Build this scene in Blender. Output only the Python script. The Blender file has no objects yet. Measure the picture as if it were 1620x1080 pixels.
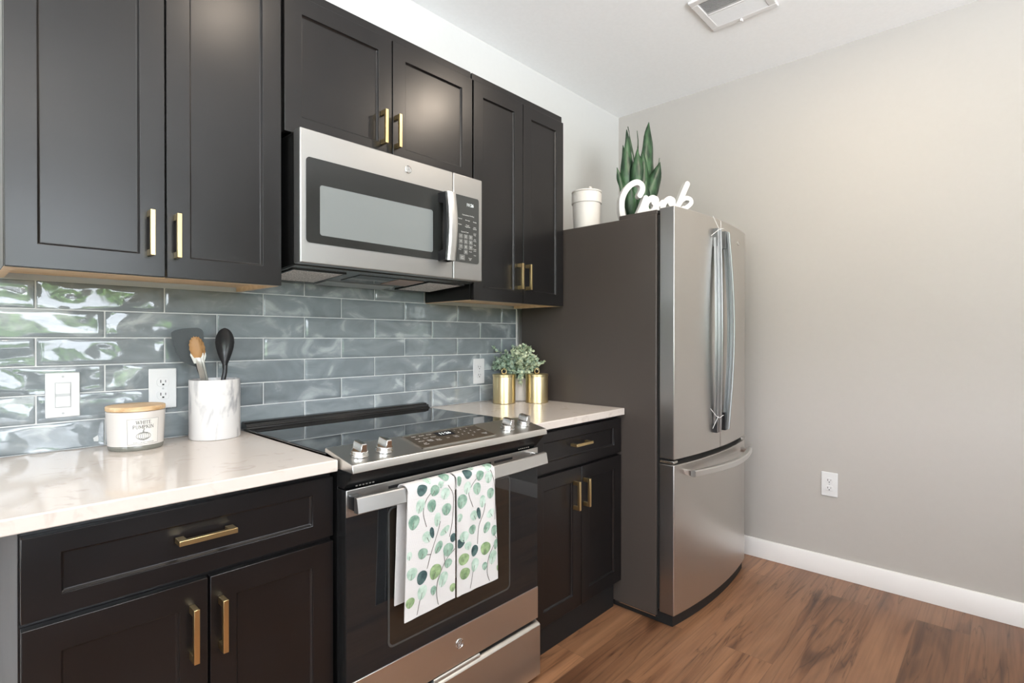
import bpy, bmesh, math, random
from mathutils import Vector, Matrix, noise as mnoise

# ------------------------------------------------------------------ camera, light, exposure
scn = bpy.context.scene
COL = scn.collection
scn.view_settings.view_transform = 'Standard'
scn.view_settings.look = 'None'
scn.view_settings.gamma = 1.0
scn.view_settings.use_curve_mapping = False
scn.view_settings.exposure = -0.62

cam_d = bpy.data.cameras.new('camera')
cam_d.sensor_width = 36.0
cam_d.lens = 841.9 / 1620 * 36.0
cam_d.clip_start = 0.02
cam = bpy.data.objects.new('camera', cam_d)
cam.location = (0.0, -1.940, 1.2247)
cam.rotation_euler = (math.pi / 2 - 0.00473, 0, 0.7517 - math.pi / 2)
COL.objects.link(cam)
scn.camera = cam

H = 2.722          # ceiling
XR = 3.135         # right wall
XL = -3.0          # left wall
YF = -4.2          # wall with the garden window
WX0, WX1, WZ0, WZ1 = -1.40, 1.22, 0.85, 2.40

SKY, TREE, PAVE = 20.0, 3.4, 47.0
CAN_POWER = 10.0


def make_world():
    w = bpy.data.worlds.new('garden_daylight')
    scn.world = w
    w.use_nodes = True
    nt = w.node_tree
    nt.nodes.clear()
    N = nt.nodes.new
    out = N('ShaderNodeOutputWorld')
    bg = N('ShaderNodeBackground')
    tc = N('ShaderNodeTexCoord')
    sep = N('ShaderNodeSeparateXYZ')
    nt.links.new(tc.outputs['Generated'], sep.inputs[0])
    no = N('ShaderNodeTexNoise')
    no.inputs['Scale'].default_value = 9.0
    no.inputs['Detail'].default_value = 6.0
    nt.links.new(tc.outputs['Generated'], no.inputs['Vector'])
    # height + noise -> tree line
    ma = N('ShaderNodeMath'); ma.operation = 'MULTIPLY_ADD'
    nt.links.new(no.outputs['Fac'], ma.inputs[0])
    ma.inputs[1].default_value = 0.34
    nt.links.new(sep.outputs['Z'], ma.inputs[2])
    ramp = N('ShaderNodeValToRGB')
    el = ramp.color_ramp.elements
    el[0].position = 0.185; el[0].color = (0, 0, 0, 1)
    el[1].position = 0.215; el[1].color = (1, 1, 1, 1)
    nt.links.new(ma.outputs[0], ramp.inputs[0])
    rampg = N('ShaderNodeValToRGB')
    e = rampg.color_ramp.elements
    e[0].position = 0.06; e[0].color = (1, 1, 1, 1)
    e[1].position = 0.09; e[1].color = (0, 0, 0, 1)
    nt.links.new(ma.outputs[0], rampg.inputs[0])
    no2 = N('ShaderNodeTexNoise')
    no2.inputs['Scale'].default_value = 26.0
    no2.inputs['Detail'].default_value = 4.0
    nt.links.new(tc.outputs['Generated'], no2.inputs['Vector'])
    leaf = N('ShaderNodeValToRGB')
    e = leaf.color_ramp.elements
    e[0].position = 0.40; e[0].color = (0.02 * TREE, 0.05 * TREE, 0.02 * TREE, 1)
    e[1].position = 0.62; e[1].color = (1.3 * TREE, 2.4 * TREE, 0.7 * TREE, 1)
    nt.links.new(no2.outputs['Fac'], leaf.inputs[0])
    m1 = N('ShaderNodeMix'); m1.data_type = 'RGBA'
    nt.links.new(ramp.outputs[0], m1.inputs[0])
    nt.links.new(leaf.outputs[0], m1.inputs[6])
    m1.inputs[7].default_value = (0.90 * SKY, 0.97 * SKY, 1.06 * SKY, 1)
    m2 = N('ShaderNodeMix'); m2.data_type = 'RGBA'
    nt.links.new(rampg.outputs[0], m2.inputs[0])
    nt.links.new(m1.outputs[2], m2.inputs[6])
    m2.inputs[7].default_value = (0.9 * PAVE, 0.95 * PAVE, 1.0 * PAVE, 1)
    nt.links.new(m2.outputs[2], bg.inputs[0])
    bg.inputs[1].default_value = 1.0
    nt.links.new(bg.outputs[0], out.inputs[0])


make_world()


def portal(name, loc, rot, sx, sy):
    d = bpy.data.lights.new(name, 'AREA')
    d.shape = 'RECTANGLE'; d.size = sx; d.size_y = sy
    d.cycles.is_portal = True
    o = bpy.data.objects.new(name, d)
    o.location = loc; o.rotation_euler = rot
    COL.objects.link(o)


portal('window_portal', ((WX0 + WX1) / 2, YF - 0.02, (WZ0 + WZ1) / 2), (math.pi / 2, 0, 0), WX1 - WX0, WZ1 - WZ0)

portal('fill_window_portal', (XL - 0.02, -2.45, 1.65), (math.pi / 2, 0, -math.pi / 2), 1.7, 1.4)  # guides light through the added fill window

# ------------------------------------------------------------------ materials


def mat(name, color, rough=0.5, metal=0.0, **kw):
    m = bpy.data.materials.new(name)
    m.use_nodes = True
    b = m.node_tree.nodes['Principled BSDF']
    b.inputs['Base Color'].default_value = (*color, 1)
    b.inputs['Roughness'].default_value = rough
    b.inputs['Metallic'].default_value = metal
    for k, v in kw.items():
        b.inputs[k].default_value = v
    return m


def nodes(m):
    nt = m.node_tree
    return nt, nt.nodes.new, nt.links.new, nt.nodes['Principled BSDF']


def noise_color(m, c1, c2, scale=(1, 1, 1), nscale=5.0, detail=4.0, lo=0.35, hi=0.65, dist=0.0, bump=0.0, rough=None):
    nt, N, L, b = nodes(m)
    tc = N('ShaderNodeTexCoord'); mp = N('ShaderNodeMapping')
    mp.inputs['Scale'].default_value = scale
    L(tc.outputs['Object'], mp.inputs[0])
    no = N('ShaderNodeTexNoise')
    no.inputs['Scale'].default_value = nscale
    no.inputs['Detail'].default_value = detail
    no.inputs['Distortion'].default_value = dist
    L(mp.outputs[0], no.inputs['Vector'])
    r = N('ShaderNodeValToRGB')
    r.color_ramp.elements[0].position = lo; r.color_ramp.elements[0].color = (*c1, 1)
    r.color_ramp.elements[1].position = hi; r.color_ramp.elements[1].color = (*c2, 1)
    L(no.outputs['Fac'], r.inputs[0])
    L(r.outputs[0], b.inputs['Base Color'])
    if bump:
        bp = N('ShaderNodeBump'); bp.inputs['Strength'].default_value = bump
        bp.inputs['Distance'].default_value = 0.001
        L(no.outputs['Fac'], bp.inputs['Height']); L(bp.outputs[0], b.inputs['Normal'])
    if rough:
        mr = N('ShaderNodeMapRange')
        mr.inputs[3].default_value = rough[0]; mr.inputs[4].default_value = rough[1]
        L(no.outputs['Fac'], mr.inputs[0]); L(mr.outputs[0], b.inputs['Roughness'])
    return m


M = {}
M['wall'] = noise_color(mat('painted wall', (0.6, 0.58, 0.55), 0.55), (0.572, 0.567, 0.547), (0.578, 0.573, 0.553), nscale=40, bump=0.05)
M['wall_dimmed'] = noise_color(mat('wall paint darkened as shade', (0.5, 0.48, 0.45), 0.6), (0.425, 0.400, 0.368), (0.430, 0.405, 0.373), nscale=40, bump=0.05)  # same paint as the other walls, darkened to stand for dimmer light
M['ceiling'] = noise_color(mat('ceiling paint', (0.7, 0.7, 0.69), 0.8), (0.91, 0.91, 0.90), (0.93, 0.93, 0.92), nscale=60, bump=0.05)
M['trim'] = mat('white trim paint', (0.74, 0.72, 0.70), 0.35)
M['cabinet'] = noise_color(mat('espresso lacquer', (0.012, 0.0105, 0.0105), 0.36), (0.0052, 0.0044, 0.0044), (0.0066, 0.0056, 0.0056), nscale=8, rough=(0.26, 0.32))
M['dark_gap'] = mat('dark recess', (0.006, 0.006, 0.006), 0.6)
M['birch'] = noise_color(mat('birch ply', (0.62, 0.42, 0.22), 0.45), (0.66, 0.46, 0.26), (0.78, 0.58, 0.37), scale=(1, 14, 14), nscale=3)
M['brass'] = mat('satin brass', (0.72, 0.54, 0.27), 0.28, 1.0)
M['quartz'] = noise_color(mat('quartz', (0.74, 0.70, 0.66), 0.09), (0.53, 0.465, 0.41), (0.61, 0.55, 0.495), nscale=14, detail=8, lo=0.30, hi=0.42, dist=1.5)
M['grout'] = mat('grout', (0.62, 0.63, 0.62), 0.8)
M['white_plastic'] = mat('white plastic', (0.68, 0.68, 0.675), 0.3)
M['grey_plastic'] = mat('grey plastic', (0.45, 0.46, 0.46), 0.35)
M['slate_plastic'] = mat('slate plastic', (0.10, 0.105, 0.105), 0.4)
M['slot'] = mat('slot black', (0.01, 0.01, 0.01), 0.6)
M['black_gloss'] = mat('black gloss', (0.022, 0.023, 0.022), 0.08)
M['black_glass'] = mat('black glass', (0.010, 0.011, 0.012), 0.02)
M['black_enamel'] = mat('black enamel', (0.012, 0.012, 0.012), 0.22)
M['black_plastic'] = mat('black plastic', (0.012, 0.012, 0.013), 0.3)
M['window_mesh'] = mat('microwave window screen', (0.20, 0.215, 0.215), 0.10)
M['panel_black'] = mat('microwave panel', (0.045, 0.047, 0.045), 0.12)
M['oven_inner'] = mat('oven window', (0.020, 0.015, 0.011), 0.03)
M['oven_line'] = mat('oven window border', (0.05, 0.05, 0.048), 0.2)
M['touch_brown'] = mat('touch glass', (0.055, 0.042, 0.030), 0.18)
M['display'] = mat('display black', (0.005, 0.005, 0.01), 0.1)
M['print_white'] = mat('white print', (0.75, 0.75, 0.73), 0.5)
M['print_grey'] = mat('grey key', (0.15, 0.15, 0.145), 0.4)
M['print_dark'] = mat('dark ink', (0.06, 0.06, 0.06), 0.6)
M['mesh_filter'] = noise_color(mat('grease filter', (0.5, 0.48, 0.46), 0.5, 0.0), (0.30, 0.28, 0.26), (0.90, 0.86, 0.82), nscale=260, detail=2, bump=0.6)
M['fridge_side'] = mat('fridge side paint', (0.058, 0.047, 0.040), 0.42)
M['fridge_edge'] = mat('fridge door edge', (0.38, 0.37, 0.36), 0.30, 1.0)
M['green_leaf'] = None
M['paper_label'] = mat('cream label', (0.68, 0.66, 0.615), 0.6)
M['ceramic'] = mat('white ceramic', (0.66, 0.625, 0.585), 0.5)
M['candle_glass'] = mat('white glazed glass', (0.62, 0.585, 0.55), 0.12)
M['candle_foot'] = mat('clear glass foot', (0.17, 0.17, 0.145), 0.06)
M['lid_wood'] = noise_color(mat('lid wood', (0.6, 0.42, 0.24), 0.5), (0.45, 0.27, 0.12), (0.74, 0.55, 0.34), scale=(2, 16, 16), nscale=3)
M['marble'] = noise_color(mat('white marble', (0.8, 0.79, 0.77), 0.35), (0.33, 0.33, 0.34), (0.66, 0.645, 0.63), scale=(1.6, 1.6, 0.55), nscale=9, detail=7, lo=0.34, hi=0.50, dist=1.2)
M['nylon'] = mat('black nylon', (0.012, 0.012, 0.013), 0.32)
M['nylon_grey'] = mat('slate silicone', (0.010, 0.015, 0.017), 0.42)
M['tong_tip'] = mat('tan silicone', (0.36, 0.19, 0.07), 0.5)
M['sign_white'] = mat('white painted sign', (0.60, 0.59, 0.575), 0.45)
M['soil'] = mat('soil', (0.05, 0.035, 0.025), 0.9)
M['film'] = mat('plastic tie', (0.75, 0.75, 0.74), 0.3)
M['pale_edge'] = mat('bright bevel', (0.75, 0.74, 0.71), 0.25, 1.0)
M['towel_dark'] = mat('print deep teal', (0.035, 0.075, 0.075), 0.9)
M['towel_mid'] = mat('print sage', (0.20, 0.32, 0.24), 0.9)
M['towel_green'] = mat('print green', (0.20, 0.30, 0.14), 0.9)
M['towel_light'] = mat('print pale sage', (0.42, 0.53, 0.44), 0.9)
M['towel_stem'] = mat('print stem', (0.12, 0.11, 0.09), 0.9)


for k_, c1_, c2_ in (('towel_dark', (.022, .050, .052), (.075, .13, .12)), ('towel_mid', (.13, .23, .17), (.30, .42, .33)), ('towel_green', (.12, .20, .09), (.30, .40, .20)), ('towel_light', (.30, .42, .33), (.50, .60, .52))):
    noise_color(M[k_], c1_, c2_, nscale=55, detail=3)


def steel(name, color, rough, axis):
    m = mat(name, color, rough, 1.0)
    nt, N, L, b = nodes(m)
    tc = N('ShaderNodeTexCoord'); mp = N('ShaderNodeMapping')
    s = [1600, 1600, 1600]; s[axis] = 5
    mp.inputs['Scale'].default_value = s
    L(tc.outputs['Object'], mp.inputs[0])
    no = N('ShaderNodeTexNoise'); no.inputs['Scale'].default_value = 1.0; no.inputs['Detail'].default_value = 2
    L(mp.outputs[0], no.inputs['Vector'])
    mr = N('ShaderNodeMapRange'); mr.inputs[3].default_value = rough - 0.012; mr.inputs[4].default_value = rough + 0.012
    L(no.outputs['Fac'], mr.inputs[0]); L(mr.outputs[0], b.inputs['Roughness'])
    return m


M['steel'] = steel('brushed steel', (0.70, 0.685, 0.66), 0.30, 0)
M['steel_bright'] = steel('bright brushed steel', (0.74, 0.735, 0.72), 0.32, 0)
M['steel_handle'] = steel('fridge handle steel', (0.37, 0.385, 0.395), 0.28, 2)
M['steel_front'] = steel('microwave front steel', (0.43, 0.43, 0.425), 0.42, 0)
M['steel_fridge'] = steel('fridge steel', (0.60, 0.575, 0.545), 0.34, 0)
M['tong_steel'] = mat('tong steel', (0.36, 0.34, 0.31), 0.42, 1.0)
M['chrome'] = mat('satin chrome', (0.70, 0.69, 0.67), 0.18, 1.0)


def make_floor_mat():
    m = mat('vinyl plank', (0.3, 0.17, 0.1), 0.36)
    nt, N, L, b = nodes(m)
    tc = N('ShaderNodeTexCoord')
    br = N('ShaderNodeTexBrick')
    br.offset = 0.37; br.offset_frequency = 2; br.squash = 1
    br.inputs['Scale'].default_value = 1.0
    br.inputs['Brick Width'].default_value = 1.22
    br.inputs['Row Height'].default_value = 0.178
    br.inputs['Mortar Size'].default_value = 0.0006
    br.inputs['Mortar Smooth'].default_value = 0.0
    br.inputs['Color1'].default_value = (0, 0, 0, 1)
    br.inputs['Color2'].default_value = (1, 1, 1, 1)
    br.inputs['Mortar'].default_value = (0.5, 0.5, 0.5, 1)
    mpb = N('ShaderNodeMapping'); mpb.inputs['Location'].default_value = (0.31, 0.045, 0)
    L(tc.outputs['Object'], mpb.inputs[0]); L(mpb.outputs[0], br.inputs['Vector'])
    # per plank offset of the grain
    sc = N('ShaderNodeVectorMath'); sc.operation = 'MULTIPLY_ADD'
    L(br.outputs['Color'], sc.inputs[0]); sc.inputs[1].default_value = (37, 21, 13)
    L(tc.outputs['Object'], sc.inputs[2])
    mp = N('ShaderNodeMapping'); mp.inputs['Scale'].default_value = (0.75, 6.0, 1)
    L(sc.outputs[0], mp.inputs[0])
    n1 = N('ShaderNodeTexNoise'); n1.inputs['Scale'].default_value = 1.25; n1.inputs['Detail'].default_value = 3; n1.inputs['Distortion'].default_value = 1.1
    L(mp.outputs[0], n1.inputs['Vector'])
    r1 = N('ShaderNodeValToRGB')
    e = r1.color_ramp.elements
    e[0].position = 0.24; e[0].color = (0.10, 0.048, 0.026, 1)
    e[1].position = 0.75; e[1].color = (0.40, 0.215, 0.118, 1)
    x = e.new(0.35); x.color = (0.19, 0.092, 0.048, 1)
    x = e.new(0.40); x.color = (0.285, 0.145, 0.078, 1)
    x = e.new(0.58); x.color = (0.335, 0.180, 0.100, 1)
    L(n1.outputs['Fac'], r1.inputs[0])
    mp2 = N('ShaderNodeMapping'); mp2.inputs['Scale'].default_value = (2.5, 60, 1)
    L(sc.outputs[0], mp2.inputs[0])
    n2 = N('ShaderNodeTexNoise'); n2.inputs['Scale'].default_value = 1.5; n2.inputs['Detail'].default_value = 5
    L(mp2.outputs[0], n2.inputs['Vector'])
    r2 = N('ShaderNodeValToRGB')
    r2.color_ramp.elements[0].position = 0.32; r2.color_ramp.elements[0].color = (0.80, 0.79, 0.78, 1)
    r2.color_ramp.elements[1].position = 0.60; r2.color_ramp.elements[1].color = (1.06, 1.06, 1.06, 1)
    L(n2.outputs['Fac'], r2.inputs[0])
    mx = N('ShaderNodeMix'); mx.data_type = 'RGBA'; mx.blend_type = 'MULTIPLY'; mx.inputs[0].default_value = 1
    L(r1.outputs[0], mx.inputs[6]); L(r2.outputs[0], mx.inputs[7])
    # plank tint
    r3 = N('ShaderNodeValToRGB')
    r3.color_ramp.elements[0].color = (0.52, 0.48, 0.45, 1); r3.color_ramp.elements[1].color = (0.90, 0.84, 0.76, 1)
    L(br.outputs['Color'], r3.inputs[0])
    mx2 = N('ShaderNodeMix'); mx2.data_type = 'RGBA'; mx2.blend_type = 'MULTIPLY'; mx2.inputs[0].default_value = 1
    L(mx.outputs[2], mx2.inputs[6]); L(r3.outputs[0], mx2.inputs[7])
    mp4 = N('ShaderNodeMapping'); mp4.inputs['Scale'].default_value = (0.55, 8.0, 1); mp4.inputs['Location'].default_value = (3.1, 7.7, 0)
    L(sc.outputs[0], mp4.inputs[0])
    n4 = N('ShaderNodeTexNoise'); n4.inputs['Scale'].default_value = 1.7; n4.inputs['Detail'].default_value = 3; n4.inputs['Distortion'].default_value = 0.7
    L(mp4.outputs[0], n4.inputs['Vector'])
    r4 = N('ShaderNodeValToRGB')
    e = r4.color_ramp.elements
    e[0].position = 0.455; e[0].color = (1.06, 1.05, 1.04, 1)
    e[1].position = 0.56; e[1].color = (1, 1, 1, 1)
    x = e.new(0.492); x.color = (0.86, 0.84, 0.82, 1)
    x = e.new(0.500); x.color = (0.48, 0.44, 0.41, 1)
    x = e.new(0.506); x.color = (0.80, 0.78, 0.76, 1)
    x = e.new(0.530); x.color = (1.06, 1.06, 1.05, 1)
    L(n4.outputs['Fac'], r4.inputs[0])
    mx5 = N('ShaderNodeMix'); mx5.data_type = 'RGBA'; mx5.blend_type = 'MULTIPLY'; mx5.inputs[0].default_value = 1
    L(mx2.outputs[2], mx5.inputs[6]); L(r4.outputs[0], mx5.inputs[7])
    mx2 = mx5
    mx3 = N('ShaderNodeMix'); mx3.data_type = 'RGBA'
    L(br.outputs['Fac'], mx3.inputs[0]); L(mx2.outputs[2], mx3.inputs[6]); mx3.inputs[7].default_value = (0.10, 0.05, 0.03, 1)
    L(mx3.outputs[2], b.inputs['Base Color'])
    bp = N('ShaderNodeBump'); bp.inputs['Strength'].default_value = 0.12; bp.inputs['Distance'].default_value = 0.001
    L(n2.outputs['Fac'], bp.inputs['Height']); L(bp.outputs[0], b.inputs['Normal'])
    return m


M['floor'] = make_floor_mat()


def make_tile_mat():
    m = mat('glazed tile', (0.2, 0.22, 0.23), 0.05)
    nt, N, L, b = nodes(m)
    b.inputs['IOR'].default_value = 1.62
    at = N('ShaderNodeAttribute'); at.attribute_name = 'tone'
    tc = N('ShaderNodeTexCoord')
    ad = N('ShaderNodeVectorMath'); ad.operation = 'MULTIPLY_ADD'
    L(at.outputs['Vector'], ad.inputs[0]); ad.inputs[1].default_value = (9, 5, 7); L(tc.outputs['Object'], ad.inputs[2])
    mp = N('ShaderNodeMapping'); mp.inputs['Scale'].default_value = (1, 1, 1.8); mp.inputs['Rotation'].default_value = (0, 0.5, 0)
    L(ad.outputs[0], mp.inputs[0])
    no = N('ShaderNodeTexNoise'); no.inputs['Scale'].default_value = 7; no.inputs['Detail'].default_value = 5; no.inputs['Distortion'].default_value = 1.0
    L(mp.outputs[0], no.inputs['Vector'])
    r = N('ShaderNodeValToRGB')
    e = r.color_ramp.elements
    e[0].position = 0.35; e[0].color = (0.185, 0.212, 0.225, 1)
    e[1].position = 0.70; e[1].color = (0.43, 0.465, 0.47, 1)
    x = e.new(0.56); x.color = (0.235, 0.265, 0.278, 1)
    L(no.outputs['Fac'], r.inputs[0])
    mx = N('ShaderNodeMix'); mx.data_type = 'RGBA'; mx.blend_type = 'MULTIPLY'; mx.inputs[0].default_value = 1
    r2 = N('ShaderNodeValToRGB')
    r2.color_ramp.elements[0].color = (0.88, 0.88, 0.88, 1); r2.color_ramp.elements[1].color = (1.12, 1.12, 1.12, 1)
    L(at.outputs['Fac'], r2.inputs[0])
    L(r.outputs[0], mx.inputs[6]); L(r2.outputs[0], mx.inputs[7])
    L(mx.outputs[2], b.inputs['Base Color'])
    return m


M['tile'] = make_tile_mat()


def make_leaf_mat(name, dark, light, scale, rough=0.4):
    m = mat(name, dark, rough)
    noise_color(m, dark, light, scale=scale, nscale=6, detail=5, lo=0.38, hi=0.68)
    return m


M['snake_leaf'] = make_leaf_mat('snake plant leaf', (0.008, 0.030, 0.013), (0.055, 0.125, 0.055), (6, 6, 2.2), 0.42)
M['euca_a'] = make_leaf_mat('eucalyptus pale', (0.36, 0.44, 0.27), (0.66, 0.69, 0.50), (8, 8, 8), 0.6)
M['euca_b'] = make_leaf_mat('eucalyptus sage', (0.17, 0.26, 0.18), (0.45, 0.55, 0.43), (8, 8, 8), 0.6)
M['towel'] = mat('waffle cotton', (0.60, 0.58, 0.56), 0.95)


def towel_bump():
    nt, N, L, b = nodes(M['towel'])
    tc = N('ShaderNodeTexCoord'); wv = N('ShaderNodeTexWave')
    wv.bands_direction = 'Z'; wv.inputs['Scale'].default_value = 85; wv.inputs['Distortion'].default_value = 0.3
    L(tc.outputs['Object'], wv.inputs['Vector'])
    bp = N('ShaderNodeBump'); bp.inputs['Strength'].default_value = 0.30; bp.inputs['Distance'].default_value = 0.0010
    L(wv.outputs['Fac'], bp.inputs['Height']); L(bp.outputs[0], b.inputs['Normal'])


towel_bump()


def emit(name, color, strength):
    m = mat(name, color, 0.4)
    b = m.node_tree.nodes['Principled BSDF']
    b.inputs['Emission Color'].default_value = (*color, 1)
    b.inputs['Emission Strength'].default_value = strength
    return m


M['lamp'] = emit('downlight lens', (1.0, 0.86, 0.70), 10.0)
M['digits'] = emit('lit digits', (0.95, 1.0, 1.0), 1.2)

# window glass
g = mat('window glass', (1, 1, 1), 0.0)
nt, N, L, b = nodes(g)
tr = N('ShaderNodeBsdfTransparent'); gl = N('ShaderNodeBsdfGlossy'); gl.inputs['Roughness'].default_value = 0.0
mxs = N('ShaderNodeMixShader'); mxs.inputs[0].default_value = 0.05
L(tr.outputs[0], mxs.inputs[1]); L(gl.outputs[0], mxs.inputs[2])
L(mxs.outputs[0], nt.nodes['Material Output'].inputs['Surface'])
M['glass'] = g

# ------------------------------------------------------------------ mesh helpers


class MB:
    """Collects faces in world coordinates; build() links them as ONE mesh object."""

    def __init__(s):
        s.v = []; s.f = []; s.m = []

    def add(s, vs, fs, m=0):
        o = len(s.v)
        s.v += [tuple(p) for p in vs]
        for f in fs:
            s.f.append([i + o for i in f]); s.m.append(m)
        return s

    def box(s, x0, x1, y0, y1, z0, z1, m=0):
        vs = [(x0, y0, z0), (x1, y0, z0), (x1, y1, z0), (x0, y1, z0), (x0, y0, z1), (x1, y0, z1), (x1, y1, z1), (x0, y1, z1)]
        return s.add(vs, [(0, 3, 2, 1), (4, 5, 6, 7), (0, 1, 5, 4), (1, 2, 6, 5), (2, 3, 7, 6), (3, 0, 4, 7)], m)

    def prism(s, poly, axis, a, b, m=0):
        """poly: 2D points; axis 'x': (y,z), 'y': (x,z), 'z': (x,y)."""
        def P(p, t):
            return {'x': (t, p[0], p[1]), 'y': (p[0], t, p[1]), 'z': (p[0], p[1], t)}[axis]
        n = len(poly)
        vs = [P(p, a) for p in poly] + [P(p, b) for p in poly]
        fs = [tuple(range(n)), tuple(range(2 * n - 1, n - 1, -1))]
        fs += [(i, (i + 1) % n, n + (i + 1) % n, n + i) for i in range(n)]
        return s.add(vs, fs, m)

    def lathe(s, prof, c, seg=40, m=0, sx=1.0, sy=1.0, axis='z', cap=True):
        cx, cy, cz = c
        rings = []
        o = len(s.v)
        for r, h in prof:
            for k in range(seg):
                a = 2 * math.pi * k / seg
                u, w = r * sx * math.cos(a), r * sy * math.sin(a)
                if axis == 'z':
                    s.v.append((cx + u, cy + w, cz + h))
                elif axis == 'y':
                    s.v.append((cx + u, cy + h, cz + w))
                else:
                    s.v.append((cx + h, cy + u, cz + w))
        n = len(prof)
        for i in range(n - 1):
            for k in range(seg):
                k2 = (k + 1) % seg
                s.f.append([o + i * seg + k, o + i * seg + k2, o + (i + 1) * seg + k2, o + (i + 1) * seg + k]); s.m.append(m)
        if cap:
            s.f.append([o + k for k in range(seg)][::-1]); s.m.append(m)
            s.f.append([o + (n - 1) * seg + k for k in range(seg)]); s.m.append(m)
        return s

    def tube(s, pts, r, seg=8, m=0, ra=None):
        pts = [Vector(p) for p in pts]
        o = len(s.v); n = len(pts)
        up = Vector((0.13, 0.21, 0.97))
        for i, p in enumerate(pts):
            t = (pts[min(i + 1, n - 1)] - pts[max(i - 1, 0)]).normalized()
            a = t.cross(up)
            if a.length < 1e-4:
                a = t.cross(Vector((1, 0, 0)))
            a.normalize(); bb = t.cross(a)
            rr = r if not ra else ra[i]
            for k in range(seg):
                th = 2 * math.pi * k / seg
                s.v.append(tuple(p + a * (rr * math.cos(th)) + bb * (rr * math.sin(th))))
        for i in range(n - 1):
            for k in range(seg):
                k2 = (k + 1) % seg
                s.f.append([o + i * seg + k, o + i * seg + k2, o + (i + 1) * seg + k2, o + (i + 1) * seg + k]); s.m.append(m)
        s.f.append([o + k for k in range(seg)][::-1]); s.m.append(m)
        s.f.append([o + (n - 1) * seg + k for k in range(seg)]); s.m.append(m)
        return s

    def sweep(s, pts, frames, section, m=0):
        """section: 2D points (a,b); frames: list of (A,B) vectors per point."""
        o = len(s.v); k = len(section); n = len(pts)
        for p, (A, B) in zip(pts, frames):
            for a, bb in section:
                s.v.append(tuple(Vector(p) + Vector(A) * a + Vector(B) * bb))
        for i in range(n - 1):
            for j in range(k):
                j2 = (j + 1) % k
                s.f.append([o + i * k + j, o + i * k + j2, o + (i + 1) * k + j2, o + (i + 1) * k + j]); s.m.append(m)
        s.f.append([o + j for j in range(k)][::-1]); s.m.append(m)
        s.f.append([o + (n - 1) * k + j for j in range(k)]); s.m.append(m)
        return s

    def build(s, name, mats, parent=None, bevel=0.0, seg=2, smooth=35, fixn=True):
        me = bpy.data.meshes.new(name)
        off = Vector((0, 0, 0))
        p = parent
        while p is not None:
            off += p.location; p = p.parent
        me.from_pydata([tuple(Vector(v) - off) for v in s.v], [], s.f)
        if not isinstance(mats, (list, tuple)):
            mats = [mats]
        for mm in mats:
            me.materials.append(mm if not isinstance(mm, str) else M[mm])
        me.polygons.foreach_set('material_index', s.m)
        if fixn:
            bm = bmesh.new(); bm.from_mesh(me)
            bmesh.ops.recalc_face_normals(bm, faces=bm.faces)
            bm.to_mesh(me); bm.free()
        me.update()
        o = bpy.data.objects.new(name, me)
        COL.objects.link(o)
        if parent is not None:
            o.parent = parent
        if smooth:
            me.shade_smooth()
            me.set_sharp_from_angle(angle=math.radians(smooth))
        if bevel:
            bv = o.modifiers.new('edge', 'BEVEL')
            bv.width = bevel; bv.segments = seg; bv.limit_method = 'ANGLE'; bv.angle_limit = math.radians(40)
            bv.harden_normals = False
        return o


def tag(o, label=None, cat=None, group=None, kind=None):
    if label: o['label'] = label
    if cat: o['category'] = cat
    if group: o['group'] = group
    if kind: o['kind'] = kind
    return o


def thing(name, label, cat, loc, group=None):
    o = bpy.data.objects.new(name, None)
    o.location = loc; o.empty_display_size = 0.05
    COL.objects.link(o)
    return tag(o, label, cat, group)


def struct(name, mb, mats, **kw):
    o = mb.build(name, mats, **kw)
    o['kind'] = 'structure'
    return o


def copy_tree(o, parent=None):
    c = o.copy(); COL.objects.link(c)
    if parent is not None:
        c.parent = parent
    for ch in list(o.children):
        copy_tree(ch, c)
    return c


def catmull(pts, n=8, closed=False):
    P = [Vector(p) for p in pts]
    out = []
    L_ = len(P)
    rng = range(L_) if closed else range(L_ - 1)
    for i in rng:
        if closed:
            p0, p1, p2, p3 = P[(i - 1) % L_], P[i], P[(i + 1) % L_], P[(i + 2) % L_]
        else:
            p0, p1, p2, p3 = P[max(i - 1, 0)], P[i], P[i + 1], P[min(i + 2, L_ - 1)]
        for k in range(n):
            t = k / n
            out.append(0.5 * ((2 * p1) + (p2 - p0) * t + (2 * p0 - 5 * p1 + 4 * p2 - p3) * t * t + (3 * p1 - p0 - 3 * p2 + p3) * t ** 3))
    out.append(P[0].copy() if closed else P[-1].copy())
    return out


def stroke2d(pts, w, caps=True):
    """Outline strips of a 2D stroke as list of convex polys (quads + round caps)."""
    pts = [Vector((p[0], p[1])) for p in pts]
    n = len(pts); polys = []
    Lf, Rt = [], []
    for i in range(n):
        t = (pts[min(i + 1, n - 1)] - pts[max(i - 1, 0)])
        t = t.normalized() if t.length > 1e-9 else Vector((1, 0))
        nn = Vector((-t.y, t.x))
        ww = w[i] if isinstance(w, (list, tuple)) else w
        Lf.append(pts[i] + nn * ww / 2); Rt.append(pts[i] - nn * ww / 2)
    return Lf, Rt


def add_stroke(mb, pts, w, fn, m=0):
    """Flat ribbon along 2D points mapped by fn(u,v) -> xyz."""
    Lf, Rt = stroke2d(pts, w)
    n = len(pts)
    vs = [fn(p.x, p.y) for p in Lf] + [fn(p.x, p.y) for p in Rt]
    mb.add(vs, [(i, i + 1, n + i + 1, n + i) for i in range(n - 1)], m)


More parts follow.
